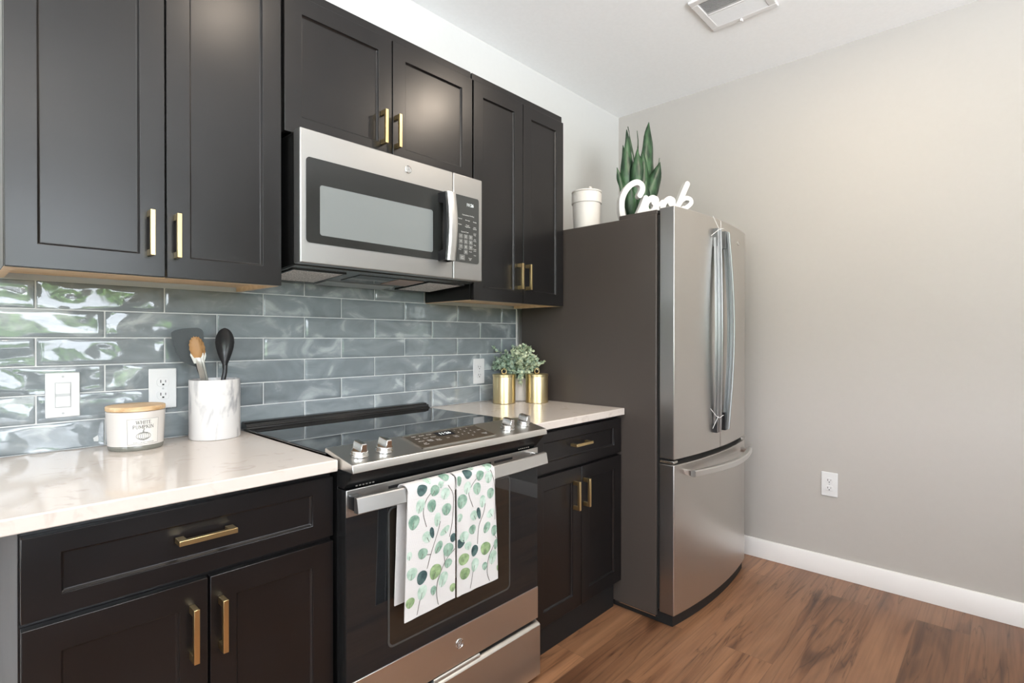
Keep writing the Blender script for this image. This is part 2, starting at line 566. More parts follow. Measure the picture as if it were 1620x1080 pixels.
def text_mesh(s, size, align='CENTER'):
    cu = bpy.data.curves.new('lettering', 'FONT')
    cu.body = s; cu.size = size; cu.align_x = align; cu.align_y = 'CENTER'
    cu.resolution_u = 2
    o = bpy.data.objects.new('lettering', cu)
    COL.objects.link(o)
    dg = bpy.context.evaluated_depsgraph_get()
    me = bpy.data.meshes.new_from_object(o.evaluated_get(dg))
    vs = [(v.co.x, v.co.y) for v in me.vertices]
    fs = [tuple(p.vertices) for p in me.polygons]
    bpy.data.objects.remove(o); bpy.data.meshes.remove(me); bpy.data.curves.remove(cu)
    return vs, fs


def add_text(mb, s, size, fn, m=0, align='CENTER'):
    vs, fs = text_mesh(s, size, align)
    mb.add([fn(u, v) for u, v in vs], fs, m)


def emblem(name, parent, fn, r, nrm):
    """Round maker's badge: disc with raised rim and script monogram. fn(u,v,h)->xyz"""
    mb = MB()
    seg = 32
    prof = [(r, 0.0), (r, 0.002), (r * 0.88, 0.0028), (r * 0.80, 0.0018)]
    o = len(mb.v)
    vs = []; fs = []
    for rr, h in prof:
        for k in range(seg):
            a = 2 * math.pi * k / seg
            vs.append(fn(rr * math.cos(a), rr * math.sin(a), h))
    for i in range(len(prof) - 1):
        for k in range(seg):
            fs.append((i * seg + k, i * seg + (k + 1) % seg, (i + 1) * seg + (k + 1) % seg, (i + 1) * seg + k))
    fs.append(tuple((len(prof) - 1) * seg + k for k in range(seg)))
    mb.add(vs, fs, 0)
    f2 = lambda u, v: fn(u, v, 0.0022)
    S = r
    G = catmull([(-0.05, 0.42), (-0.25, 0.48), (-0.42, 0.2), (-0.40, -0.2), (-0.2, -0.42), (0.0, -0.2), (-0.02, 0.05), (-0.22, 0.0), (-0.1, -0.12), (0.08, 0.02)], 5)
    E2 = catmull([(0.42, 0.36), (0.28, 0.48), (0.12, 0.3), (0.25, 0.08), (0.36, 0.05), (0.2, 0.0), (0.06, -0.25), (0.22, -0.45), (0.46, -0.25)], 5)
    for st in (G, E2):
        add_stroke(mb, [(p.x * S, p.y * S) for p in st], 0.11 * S, f2, 1)
    for k in range(4):
        a0 = k * math.pi / 2 + 0.5
        arc = [(0.66 * S * math.cos(a0 + t * 0.12), 0.66 * S * math.sin(a0 + t * 0.12)) for t in range(9)]
        add_stroke(mb, arc, 0.06 * S, f2, 1)
    return mb.build(name, ['chrome', 'grey_plastic'], parent, smooth=30)


# ------------------------------------------------------------------ room shell
struct('floor', MB().box(XL, XR, YF, 0, -0.05, 0), 'floor')
struct('ceiling', MB().box(XL - .1, XR + .1, YF - .1, 0.1, H, H + .1), 'ceiling')
struct('wall_back', MB().box(XL - .1, XR + .1, 0, 0.1, 0, H), 'wall')
struct('wall_right', MB().box(XR, XR + .1, YF, 0, 0, H), 'wall_dimmed')
SY0, SY1, SZ0, SZ1 = -3.3, -1.6, 0.95, 2.35  # opening added for fill light on the right wall and corner
struct('wall_left', MB().box(XL - .1, XL, YF, SY0, 0, H).box(XL - .1, XL, SY1, 0, 0, H).box(XL - .1, XL, SY0, SY1, 0, SZ0).box(XL - .1, XL, SY0, SY1, SZ1, H), 'wall')
w2 = MB()
for y0, y1 in ((SY0, SY0 + .05), (SY1 - .05, SY1)):
    w2.box(XL - .08, XL - .02, y0, y1, SZ0, SZ1)
w2.box(XL - .08, XL - .02, SY0, SY1, SZ0, SZ0 + .05).box(XL - .08, XL - .02, SY0, SY1, SZ1 - .05, SZ1)
fill_win = struct('fill_window', w2, 'trim')
MB().box(XL - .055, XL - .049, SY0 + .04, SY1 - .04, SZ0 + .04, SZ1 - .04).build('window_glass', 'glass', fill_win)
wf = MB()
wf.box(XL - .1, WX0, YF - .1, YF, 0, H).box(WX1, XR + .1, YF - .1, YF, 0, H).box(WX0, WX1, YF - .1, YF, 0, WZ0).box(WX0, WX1, YF - .1, YF, WZ1, H)
struct('wall_front', wf, 'wall')
w1 = MB()
for x0, x1 in ((WX0, WX0 + .06), (WX1 - .06, WX1), (-0.13, -0.05)):
    w1.box(x0, x1, YF - .08, YF - .02, WZ0, WZ1)
w1.box(WX0, WX1, YF - .08, YF - .02, WZ0, WZ0 + .06).box(WX0, WX1, YF - .08, YF - .02, WZ1 - .06, WZ1)
win = struct('window_1', w1, 'trim')
MB().box(WX0 + .05, WX1 - .05, YF - .055, YF - .049, WZ0 + .05, WZ1 - .05).build('window_glass', 'glass', win)
struct('baseboard_right', MB().prism([(XR - .0015, .0), (XR - .016, 0), (XR - .016, .098), (XR - .012, .104), (XR - .0015, .104)], 'y', YF + .002, -.002), 'trim', bevel=.0015)

# ceiling downlights; the rear pair is added for ambient fill


def downlight(x, y, power=CAN_POWER):
    t = thing('ceiling_downlight', 'round white recessed ceiling downlight with a warm lens', 'ceiling light', (x, y, H), 'recessed downlights over the kitchen')
    MB().lathe([(.088, 0.001), (.088, -.006), (.070, -.010), (.064, -.004), (.064, 0.001)], (x, y, H), 40, cap=False).build('trim_ring', 'trim', t)
    MB().lathe([(.063, -.002), (.063, -.004)], (x, y, H), 32).build('lens', 'lamp', t)
    d = bpy.data.lights.new('downlight_lamp', 'AREA')
    d.shape = 'DISK'; d.size = 0.12; d.energy = power; d.color = (1.0, 0.84, 0.68)
    o = bpy.data.objects.new('downlight_lamp', d)
    o.location = (0, 0, -0.012); o.parent = t
    COL.objects.link(o)
    return t


for x, y, pw in ((2.12, -1.42, 21.0), (0.86, -1.30, 7.5), (-0.45, -1.35, 7.0), (0.30, -3.05, 7.0), (-1.4, -3.05, 7.0)):
    downlight(x, y, pw)

# ceiling vent
vt = thing('ceiling_vent', 'white square ceiling air vent with slanted louvres above the fridge aisle', 'vent', (2.41, -1.035, H))
vx0, vx1, vy0, vy1 = 2.268, 2.556, -1.182, -.889
fr = MB()
fw = .032
for a in ((vx0, vx0 + fw, vy0, vy1), (vx1 - fw, vx1, vy0, vy1), (vx0 + fw, vx1 - fw, vy0, vy0 + fw), (vx0 + fw, vx1 - fw, vy1 - fw, vy1), (2.404, 2.414, vy0 + fw, vy1 - fw)):
    fr.box(a[0], a[1], a[2], a[3], H - .012, H - .0005)
fr.build('frame', 'trim', vt, bevel=.003)
lv = MB()
for k in range(12):
    x = vx0 + fw + .004 + k * .0088
    lv.prism([(x + .007, H - .002), (x + .0082, H - .002), (x + .0012, H - .010), (x, H - .010)], 'y', vy0 + fw, vy1 - fw)
for k in range(12):
    x = 2.418 + k * .0088
    lv.prism([(x, H - .002), (x + .0012, H - .002), (x + .006, H - .011), (x + .0048, H - .011)], 'y', vy0 + fw, vy1 - fw)
lv.build('louver', 'trim', vt)
MB().box(vx0 + .01, vx1 - .01, vy0 + .01, vy1 - .01, H - .0018, H - .0004).build('duct', mat('duct grey', (.25, .25, .25), .7), vt)
MB().box(2.532, 2.552, -1.03, -1.022, H - .022, H - .010).build('damper_lever', 'trim', vt, bevel=.001)

# ------------------------------------------------------------------ backsplash
TZ, TM, TL = .914, .0785, .302
tile = MB()
tones = []
rnd = random.Random(5)


def add_tile(x0, x1, z0, z1):
    nx = max(2, int((x1 - x0) / .0125)); nz = 7
    g = .0017; bev = .0035
    x0 += g; x1 -= g; z0 += g; z1 -= g
    sx, sz = rnd.uniform(-50, 50), rnd.uniform(-50, 50)
    tx, tz = rnd.gauss(0, .010), rnd.gauss(0, .012)
    amp = 1.0 if x0 < .45 else .42      # tiles further right are kept flatter to avoid hard white glints
    us = [x0, x0 + bev * .35, x0 + bev] + [x0 + bev + (x1 - x0 - 2 * bev) * i / nx for i in range(1, nx)] + [x1 - bev, x1 - bev * .35, x1]
    ws = [z0, z0 + bev * .35, z0 + bev] + [z0 + bev + (z1 - z0 - 2 * bev) * i / nz for i in range(1, nz)] + [z1 - bev, z1 - bev * .35, z1]
    vs = []
    for zi, z in enumerate(ws):
        for xi, x in enumerate(us):
            ex = min(x - x0, x1 - x); ez = min(z - z0, z1 - z); e = min(ex, ez)
            d = 0.0065 if e <= 1e-6 else (0.0090 if e < bev * .6 else 0.0100)
            if e > bev * .6:
                p = Vector((x * 13 + sx, z * 15 + sz, 3.1))
                p2 = Vector((x * 34 + sz, z * 36 + sx, 7.7))
                fall = min(1.0, (e + .002) / .010)
                d += amp * (mnoise.noise(p) * .0042 + mnoise.noise(p2) * .0008) * fall
                d += tx * (x - (x0 + x1) / 2) * fall + tz * (z - (z0 + z1) / 2) * fall
            vs.append((x, -d, z))
    nu = len(us); fs = []
    for j in range(len(ws) - 1):
        for i in range(nu - 1):
            a = j * nu + i
            fs.append((a, a + 1, a + nu + 1, a + nu))
    # back skirt
    tile.add(vs, fs, 0)
    tn = rnd.random()
    tones.extend([tn] * len(vs))


BX0, BX1 = -0.28, 2.098
for row in range(7):
    z0 = TZ + row * TM
    off = .0215 if row % 2 == 0 else .1725
    lo, hi = (BX0, BX1) if row < 6 else (.702, 1.486)
    k = -2
    while True:
        a, b_ = off + k * TL, off + (k + 1) * TL
        k += 1
        if b_ <= lo + .01: continue
        if a >= hi - .01: break
        add_tile(max(a, lo), min(b_, hi), z0, z0 + TM)
bs = thing('tile_backsplash', 'glossy wavy grey-blue subway tile backsplash between the counters and upper cabinets', 'backsplash', (.9, 0, .914))
to = tile.build('tiles', 'tile', bs, smooth=60, fixn=False)
at = to.data.attributes.new('tone', 'FLOAT_COLOR', 'POINT')
at.data.foreach_set('color', [c for t in tones for c in (t, t, t, 1)])
gb = MB().box(BX0, BX1, -.0066, -.001, TZ, TZ + 6 * TM).box(.702, 1.486, -.0066, -.001, TZ + 6 * TM, TZ + 7 * TM)
gb.build('grout', 'grout', bs)
MB().box(BX1, BX1 + .008, -.0115, -.001, TZ, TZ + 6 * TM).build('edge_trim', 'trim', bs, bevel=.001)

# ------------------------------------------------------------------ cabinets


def shaker(mb, x0, x1, z0, z1, yf, th=.020, st=.055, rec=.009, rail=None):
    """Shaker front facing -y: frame with a recessed panel."""
    rail = rail or st
    a = [(x0, z0), (x1, z0), (x1, z1), (x0, z1)]
    i0 = [(x0 + st, z0 + rail), (x1 - st, z0 + rail), (x1 - st, z1 - rail), (x0 + st, z1 - rail)]
    c = .004
    i1 = [(x0 + st + c, z0 + rail + c), (x1 - st - c, z0 + rail + c), (x1 - st - c, z1 - rail - c), (x0 + st + c, z1 - rail - c)]
    vs = [(x, yf + th, z) for x, z in a] + [(x, yf, z) for x, z in a] + [(x, yf, z) for x, z in i0] + [(x, yf + rec * .45, z) for x, z in i0] + [(x, yf + rec, z) for x, z in i1]
    fs = [(0, 3, 2, 1)]
    for k in range(4):
        k2 = (k + 1) % 4
        for l in range(4):
            fs.append((l * 4 + k, l * 4 + k2, (l + 1) * 4 + k2, (l + 1) * 4 + k))
    fs.append((16, 17, 18, 19))
    return mb.add(vs, fs)


def bar_pull(parent, x, z, yf, length, vertical=True):
    mb = MB()
    h = length / 2; w = .0055
    y0 = yf - .034; y1 = yf - .023
    if vertical:
        mb.box(x - w, x + w, y0, y1, z - h, z + h)
        for s in (-1, 1):
            zc = z + s * (h - .008)
            mb.box(x - w, x + w, y1 - .001, yf - .0005, zc - .008, zc + .008)
    else:
        mb.box(x - h, x + h, y0, y1, z - w, z + w)
        for s in (-1, 1):
            xc = x + s * (h - .008)
            mb.box(xc - .008, xc + .008, y1 - .001, yf - .0005, z - w, z + w)
    return tag(mb.build('handle', 'brass', parent, bevel=.0008), 'satin brass bar pull')


YU = -.330
UZ0, UZ1 = 1.387, 2.288


def upper(name, label, x0, x1, z0, z1, split, pulls, pz, plen, under=True):
    t = thing(name, label, 'cabinet', ((x0 + x1) / 2, -.002, z0))
    yb = YU + .022
    c = MB()
    # carcass: sides, top, back; open recess underneath
    c.box(x0, x0 + .016, yb, -.0125, z0, z1 + .03).box(x1 - .016, x1, yb, -.0125, z0, z1 + .03)
    c.box(x0 + .016, x1 - .016, yb, -.0125, z0 + .020, z1 + .03)
    c.build('carcass', 'cabinet', t, bevel=.001)
    MB().box(x0 + .002, x1 - .002, yb - .012, yb - .0005, z1 + .004, z1 + .032).build('top_rail', 'cabinet', t, bevel=.001)
    if under:
        u = MB().box(x0 + .017, x1 - .017, yb + .018, -.013, z0 + .0125, z0 + .0195)
        u.box(x0 + .001, x1 - .001, yb + .0005, yb + .018, z0 - .0015, z0 + .0195)
        u.box(x0 + .001, x0 + .016, yb + .018, -.013, z0 - .0015, z0 - .0002).box(x1 - .016, x1 - .001, yb + .018, -.013, z0 - .0015, z0 - .0002)
        u.box(x0 + .0161, x0 + .018, yb + .018, -.013, z0 - .0014, z0 + .0125).box(x1 - .018, x1 - .0161, yb + .018, -.013, z0 - .0014, z0 + .0125)
        tag(u.build('underside', 'birch', t), 'pale birch wood underside')
    for (a, b_), px in zip(split, pulls):
        d = shaker(MB(), a, b_, z0 - .001, z1, YU).build('door', 'cabinet', t, bevel=.0012)
        bar_pull(d, px, pz, YU, plen)
    return t


upper('upper_cabinet', 'dark espresso upper cabinet with two tall doors left of the microwave', .092, .702, UZ0, UZ1, ((.093, .397), (.401, .701)), (.363, .422), 1.494, .115)
upper('upper_cabinet', 'short dark espresso upper cabinet directly above the microwave', .705, 1.487, 1.860, UZ1, ((.711, 1.096), (1.100, 1.484)), (1.054, 1.111), 1.963, .117, under=False)
upper('upper_cabinet', 'narrow dark espresso upper cabinet between microwave and fridge', 1.489, 2.094, UZ0, UZ1, ((1.492, 1.794), (1.798, 2.093)), (1.762, 1.818), 1.504, .115)

YB = -.658


def base(name, label, x0, x1, split, dp, pulls):
    t = thing(name, label, 'cabinet', ((x0 + x1) / 2, -.3, 0))
    yb = YB + .022
    MB().box(x0, x1, yb, -.014, .125, .8825).build('carcass', 'cabinet', t, bevel=.001)
    MB().box(x0 + .002, x1 - .002, yb + .018, -.08, 0.001, .125).build('toe_kick', 'dark_gap', t)
    d = shaker(MB(), x0 + .003, x1 - .003, .715, .868, YB, st=.056, rail=.038).build('drawer', 'cabinet', t, bevel=.0012)
    bar_pull(d, dp, .801, YB, .114, vertical=False)
    for (a, b_), px in zip(split, pulls):
        d = shaker(MB(), a, b_, .134, .702, YB).build('door', 'cabinet', t, bevel=.0012)
        bar_pull(d, px, .596, YB, .115)
    return t


base('base_cabinet', 'dark espresso base cabinet with a drawer left of the range', .090, .694, ((.093, .395), (.400, .691)), .389, (.364, .421))
base('base_cabinet', 'dark espresso base cabinet with a drawer between range and fridge', 1.488, 2.097, ((1.491, 1.787), (1.791, 2.094)), 1.770, (1.736, 1.806))

ct = MB().box(-.26, .695, -.677, -.0125, .8835, .914).build('countertop', 'quartz', bevel=.003, seg=3)
tag(ct, 'long cream quartz countertop left of the range holding the candle', 'countertop')
ct = MB().box(1.478, 2.097, -.675, -.0125, .8835, .914).build('countertop', 'quartz', bevel=.003, seg=3)
tag(ct, 'short cream quartz countertop between range and fridge under the brass canisters', 'countertop')

# added unseen blocker, island-shaped, behind the camera: darkens low reflections and shades the floor
blocker = thing('added_light_blocker', 'dark espresso island-shaped light blocker with a cream quartz top, added facing the range', 'light blocker', (.45, -3.15, 0))
MB().box(-1.0, 1.9, -3.48, -2.80, .10, .8825).box(-.96, 1.86, -3.44, -2.86, .001, .10).build('carcass', 'cabinet', blocker, bevel=.002)
MB().box(-1.04, 1.94, -3.52, -2.76, .8835, .914).build('worktop', 'quartz', blocker, bevel=.003)

# ------------------------------------------------------------------ wall plates


def outlet(name, label, fn, group=None, loc=(0, 0, 0), z0=0):
    """fn(u, v, h) maps plate coordinates (right, up, out of the wall) to world."""
    t = thing(name, label, 'outlet', loc, group)

    def slab(mb, u0, u1, v0, v1, h0, h1):
        vs = [fn(u, v, h) for h in (h0, h1) for u, v in ((u0, v0), (u1, v0), (u1, v1), (u0, v1))]
        mb.add(vs, [(0, 3, 2, 1), (4, 5, 6, 7), (0, 1, 5, 4), (1, 2, 6, 5), (2, 3, 7, 6), (3, 0, 4, 7)])
    p = MB(); slab(p, -.0375, .0375, -.062, .062, 0.0003, .006)
    p.build('wall_plate', 'white_plastic', t, bevel=.003, seg=3)
    for s in (-1, 1):
        r = MB()
        prof = []
        for k in range(28):
            a = 2 * math.pi * k / 28
            u = .0172 * math.cos(a); v = max(-.0135, min(.0135, .0172 * math.sin(a)))
            prof.append((u, v + s * .0197))
        n = len(prof)
        r.add([fn(u, v, .0062) for u, v in prof] + [fn(u, v, .0085) for u, v in prof], [tuple(range(n, 2 * n))] + [(i, (i + 1) % n, n + (i + 1) % n, n + i) for i in range(n)])
        ro = r.build('receptacle', 'white_plastic', t, bevel=.0006)
        q = MB()
        slab(q, -.0078, -.0055, s * .0197 - .002, s * .0197 + .007, .0086, .0091)
        slab(q, .0055, .0074, s * .0197 - .001, s * .0197 + .006, .0086, .0091)
        slab(q, -.0026, .0026, s * .0197 - .0098, s * .0197 - .0052, .0086, .0091)
        q.build('slot', 'slot', ro)
    sc = MB()
    sc.add([fn(.003 * math.cos(a * math.pi / 8), .003 * math.sin(a * math.pi / 8), .0068) for a in range(16)], [tuple(range(16))])
    sc.build('screw', 'grey_plastic', t)
    return t


def back_fn(cx, cz, y=-.0105):
    return lambda u, v, h: (cx + u, y - h, cz + v)


outlet('wall_outlet', 'white duplex outlet on the tiles behind the candle', back_fn(.4675, 1.071), loc=(.4675, -.0105, 1.071))
outlet('wall_outlet', 'white duplex outlet on the tiles beside the brass canisters', back_fn(1.8185, 1.065), loc=(1.8185, -.0105, 1.065))
outlet('wall_outlet', 'white duplex outlet low on the bare wall right of the fridge', lambda u, v, h: (XR - h, -1.262 - u, .473 + v), loc=(XR, -1.262, .473))
sw = thing('light_switch', 'white rocker light switch on the tiles left of the candle', 'light switch', (.228, -.0105, 1.069))
MB().box(.1905, .2655, -.0165, -.0108, 1.007, 1.131).build('wall_plate', 'white_plastic', sw, bevel=.003, seg=3)
MB().box(.2105, .2455, -.0172, -.0160, 1.034, 1.104).build('rocker_frame', 'grey_plastic', sw)
rk = MB().prism([(-.0160, 1.036), (-.0200, 1.036), (-.0168, 1.069), (-.0205, 1.102), (-.0160, 1.102)], 'x', .2120, .2440)
rk.build('rocker', 'white_plastic', sw, bevel=.0008)
for z in (1.018, 1.120):
    MB().lathe([(.003, 0), (.003, -.0012)], (.228, -.0164, z), 14, axis='y').build('screw', 'grey_plastic', sw)

# ------------------------------------------------------------------ microwave
MX0, MX1, MZ0, MZ1, MY = .7255, 1.473, 1.453, 1.856, -.400
XS = 1.321
mw = thing('microwave', 'stainless steel over-the-range microwave with black glass door', 'microwave', ((MX0 + MX1) / 2, -.2, MZ0))
b = MB()
b.prism([(-.0125, 1.432), (-.355, 1.452), (-.355, 1.855), (-.0125, 1.855)], 'x', MX0 + .004, MX1 - .004)
b.build('housing', 'black_enamel', mw, bevel=.002)
# front door frame (steel around glass)


def rrect(x0, x1, z0, z1, r, n=5):
    pts = []
    for cx, cz, a0 in ((x1 - r, z1 - r, 0), (x0 + r, z1 - r, 90), (x0 + r, z0 + r, 180), (x1 - r, z0 + r, 270)):
        for k in range(n + 1):
            a = math.radians(a0 + 90 * k / n)
            pts.append((cx + r * math.cos(a), cz + r * math.sin(a)))
    return pts


door = MB().box(MX0, XS - .001, MY, -.357, MZ0, MZ1).build('door', 'steel_front', mw, bevel=.004, seg=3)
MB().prism(rrect(.744, XS - .0035, 1.515, 1.772, .012), 'y', MY - .0025, MY + .001).build('door_glass', 'black_gloss', door)
MB().prism(rrect(.787, 1.222, 1.541, 1.694, .008), 'y', MY - .0032, MY).build('viewing_window', 'window_mesh', door)
# handle: bowed bar with black side brackets
hd = MB()
zz = [1.512 + (1.762 - 1.512) * i / 14 for i in range(15)]
pts = [(1.272, MY - .046 - .012 * math.sin(math.pi * (z - 1.512) / .25), z) for z in zz]
sec = [(-.020, .004), (-.020, -.003), (-.014, -.007), (.014, -.007), (.020, -.003), (.020, .004)]
hd.sweep(pts, [((1, 0, 0), (0, 1, 0))] * 15, sec)
hd.build('handle', 'steel_bright', door)
hb = MB()
poly = [(MY - .0026, 1.512), (MY - .043, 1.513), (MY - .050, 1.575), (MY - .053, 1.637), (MY - .050, 1.70), (MY - .043, 1.761), (MY - .0026, 1.762), (MY - .0026, 1.728), (MY - .030, 1.722), (MY - .036, 1.637), (MY - .030, 1.552), (MY - .0026, 1.546)]
n = len(poly)
for xa, xb in ((1.247, 1.256), (1.286, 1.294)):
    hb.prism(poly, 'x', xa, xb)
hb.build('handle_bracket', 'black_plastic', door)
emblem('emblem', door, lambda u, v, h: (1.115 + u, MY - h, 1.818 + v), .0135, None)
cp = MB().box(XS + .001, MX1, MY, -.357, MZ0, MZ1).build('control_panel', 'steel_front', mw, bevel=.004, seg=3)
MB().prism(rrect(XS + .003, 1.4525, 1.520, 1.776, .010), 'y', MY - .0025, MY + .001).build('keypad_glass', 'panel_black', cp)
kp = MB()
fk = lambda u, v: (u, MY - .0032, v)


def ktext(s, size, x, z, m=0):
    add_text(kp, s, size, lambda u, v: fk(x + u, z + v), m)


ckd = MB()
add_text(ckd, '11:26', .017, lambda u, v: fk(1.405 + u, 1.744 + v), 0)
ckd.build('clock_display', 'digits', cp, fixn=False)
ktext('Convenience Cooking', .0068, 1.395, 1.703)
for s, x, z in (('Popcorn', 1.353, 1.686), ('Beverage', 1.392, 1.684), ('Reheat', 1.430, 1.682), ('Potato', 1.353, 1.664), ('Frozen\nVegetables', 1.392, 1.662), ('Auto\nDefrost', 1.430, 1.658),
                ('Cook\nTime', 1.430, 1.634), ('Add\n30 sec', 1.430, 1.611), ('Melt', 1.430, 1.592), ('Power\nLevel', 1.430, 1.573), ('Vent', 1.430, 1.552), ('Timer', 1.352, 1.568), ('Cook', 1.407, 1.564), ('Cancel\nOff', 1.405, 1.535)):
    ktext(s, .0062, x, z)
ktext('Express Cook', .0066, 1.378, 1.637)
d = 1
for r in range(3):
    for c in range(3):
        x = 1.357 + c * .0255; z = 1.620 - r * .0200
        kp.add([fk(x - .010, z - .0085), fk(x + .010, z - .0085), fk(x + .010, z + .0085), fk(x - .010, z + .0085)], [(0, 1, 2, 3)], 1)
        add_text(kp, str(d), .011, lambda u, v, x=x, z=z: (x + u, MY - .0036, z + v), 0)
        d += 1
x, z = 1.3825, 1.5605
kp.add([fk(x - .010, z - .0085), fk(x + .010, z - .0085), fk(x + .010, z + .0085), fk(x - .010, z + .0085)], [(0, 1, 2, 3)], 1)
add_text(kp, '0', .011, lambda u, v: (x + u, MY - .0036, z + v), 0)
kp.add([fk(1.350, 1.528), fk(1.378, 1.528), fk(1.378, 1.549), fk(1.350, 1.549)], [(0, 1, 2, 3)], 1)
add_text(kp, 'Start\nPause', .0065, lambda u, v: (1.364 + u, MY - .0036, 1.538 + v), 0)
kp.build('keypad_lettering', ['print_white', 'print_grey', 'digits'], cp, fixn=False)
# underside: vents, grease filters, lamp cover.  underside plane slopes from z 1.452 (front) to 1.432 (back)
uz = lambda y: 1.452 + (y + .355) * (-.020 / .3425)


def under_plate(name, m, x0, x1, y0, y1, t0, t1, bevel=0):
    mb = MB()
    vs = [(x, y, uz(y) - t) for t in (t0, t1) for x, y in ((x0, y0), (x1, y0), (x1, y1), (x0, y1))]
    mb.add(vs, [(0, 3, 2, 1), (4, 5, 6, 7), (0, 1, 5, 4), (1, 2, 6, 5), (2, 3, 7, 6), (3, 0, 4, 7)])
    return mb.build(name, m, mw, bevel=bevel)


ss = mat('underside grey steel', (.16, .165, .165), .25, .6)
under_plate('bottom_plate', ss, MX0 + .008, MX1 - .008, -.350, -.018, .0003, .003, .001)
for x0, x1 in ((.752, .925), (1.285, 1.455)):
    f = under_plate('grease_filter', 'mesh_filter', x0, x1, -.300, -.085, .0032, .006, .001)
    e = MB()
    for a in ((x0 - .006, x0, -.306, -.079), (x1, x1 + .006, -.306, -.079), (x0, x1, -.306, -.300), (x0, x1, -.085, -.079)):
        e.add([(x, y, uz(y) - t) for t in (.0031, .0072) for x, y in ((a[0], a[2]), (a[1], a[2]), (a[1], a[3]), (a[0], a[3]))], [(0, 3, 2, 1), (4, 5, 6, 7), (0, 1, 5, 4), (1, 2, 6, 5), (2, 3, 7, 6), (3, 0, 4, 7)])
    e.build('filter_frame', 'black_enamel', f)
under_plate('lamp_recess', 'black_gloss', .985, 1.265, -.30, -.17, .0032, .005)
under_plate('lamp_cover', mat('lamp cover', (.33, .22, .17), .35), 1.15, 1.262, -.296, -.174, .0052, .0065)
under_plate('vent_tray', mat('vent tray', (.45, .46, .46), .3, .5), .95, 1.24, -.13, -.04, .0032, .006, .001)

# ------------------------------------------------------------------ range
RX0, RX1 = .700, 1.466
rg = thing('range', 'stainless slide-in electric range with black glass cooktop and front knobs', 'range', (1.083, -.35, 0))
MB().box(RX0 + .006, RX1 - .006, -.652, -.03, .018, .905).build('body', 'black_enamel', rg, bevel=.002)
for x in (RX0 + .05, RX1 - .05):
    for y in (-.62, -.08):
        MB().lathe([(.018, 0.0005), (.018, .018)], (x, y, 0), 14).build('foot', 'black_plastic', rg)
ck = MB().box(RX0 - .002, RX1 + .008, -.605, -.060, .9145, .9205).build('cooktop', 'black_glass', rg, bevel=.0015)
vtm = MB().prism([(-.066, .9150), (-.066, .9235), (-.058, .9265), (-.056, .935), (-.044, .936), (-.041, .9400), (-.020, .9420), (-.0135, .938), (-.0135, .9150)], 'x', RX0 - .001, RX1 + .007)
vtm.build('rear_vent_trim', 'black_enamel', rg, bevel=.0012)
# control console: wedge
K = (.932 - .906) / .14
con = MB().prism([(-.741, .8865), (-.7375, .9035), (-.735, .9065), (-.602, .9330), (-.598, .9300), (-.598, .9210), (-.655, .9100), (-.655, .8865)], 'x', RX0, RX1)
con = con.build('control_console', 'steel', rg, bevel=.0012)
sl = lambda x, y, h=0: (x, y - h * .18, .906 + K * (y + .74) + h * .984 + .0008)
tp = MB()
vs = [sl(x, y, .0010) for x, y in ((.936, -.714), (1.232, -.714), (1.232, -.616), (.952, -.616))]
tpb = MB(); tpb.add([sl(x, y, h) for h in (-.0005, .0012) for x, y in ((.938, -.713), (1.230, -.713), (1.230, -.616), (.938, -.616))], [(0, 3, 2, 1), (4, 5, 6, 7), (0, 1, 5, 4), (1, 2, 6, 5), (2, 3, 7, 6), (3, 0, 4, 7)])
tpo = tpb.build('touch_panel', 'touch_brown', con)
bd = MB()
for a in ((.934, .938, -.717, -.612), (1.230, 1.234, -.717, -.612), (.934, 1.234, -.616, -.612), (.934, 1.234, -.717, -.713)):
    bd.add([sl(x, y, h) for h in (-.0005, .0018) for x, y in ((a[0], a[2]), (a[1], a[2]), (a[1], a[3]), (a[0], a[3]))], [(0, 3, 2, 1), (4, 5, 6, 7), (0, 1, 5, 4), (1, 2, 6, 5), (2, 3, 7, 6), (3, 0, 4, 7)])
bd.build('panel_border', 'pale_edge', con)
pr = MB()
dp = MB()
dp.add([sl(x, y, .0016) for x, y in ((1.046, -.655), (1.114, -.655), (1.114, -.622), (1.046, -.622))], [(0, 1, 2, 3)], 1)
add_text(dp, '11:26', .021, lambda u, v: sl(1.081 + u, -.6385 + v, .0021), 2)
for s, xx, yy in (('Bake', .968, -.628), ('Broil', .968, -.648), ('Warm', .968, -.668), ('Self\nClean', .968, -.690), ('Roast', .998, -.628), ('Conv', .998, -.650), ('Steam\nClean', .998, -.672), ('Probe', 1.026, -.628), ('Delay', 1.026, -.650),
                  ('Oven\nTimer', 1.026, -.677), ('Set', 1.065, -.674), ('Cook\nTime', 1.098, -.674), ('1', 1.130, -.628), ('2', 1.156, -.628), ('3', 1.182, -.628), ('4', 1.130, -.648), ('5', 1.156, -.648), ('6', 1.182, -.648),
                  ('7', 1.130, -.668), ('8', 1.156, -.668), ('9', 1.182, -.668), ('0', 1.156, -.688), ('Start', 1.212, -.655), ('Cancel\nOff', 1.208, -.690)):
    add_text(pr, s, .0095 if len(s) < 2 else .0078, lambda u, v, xx=xx, yy=yy: sl(xx + u, yy + v, .0017), 0)
pr.build('panel_lettering', ['print_white', 'display', 'digits'], con, fixn=False)
dp.build('clock_display', ['print_white', 'display', 'digits'], con, fixn=False)


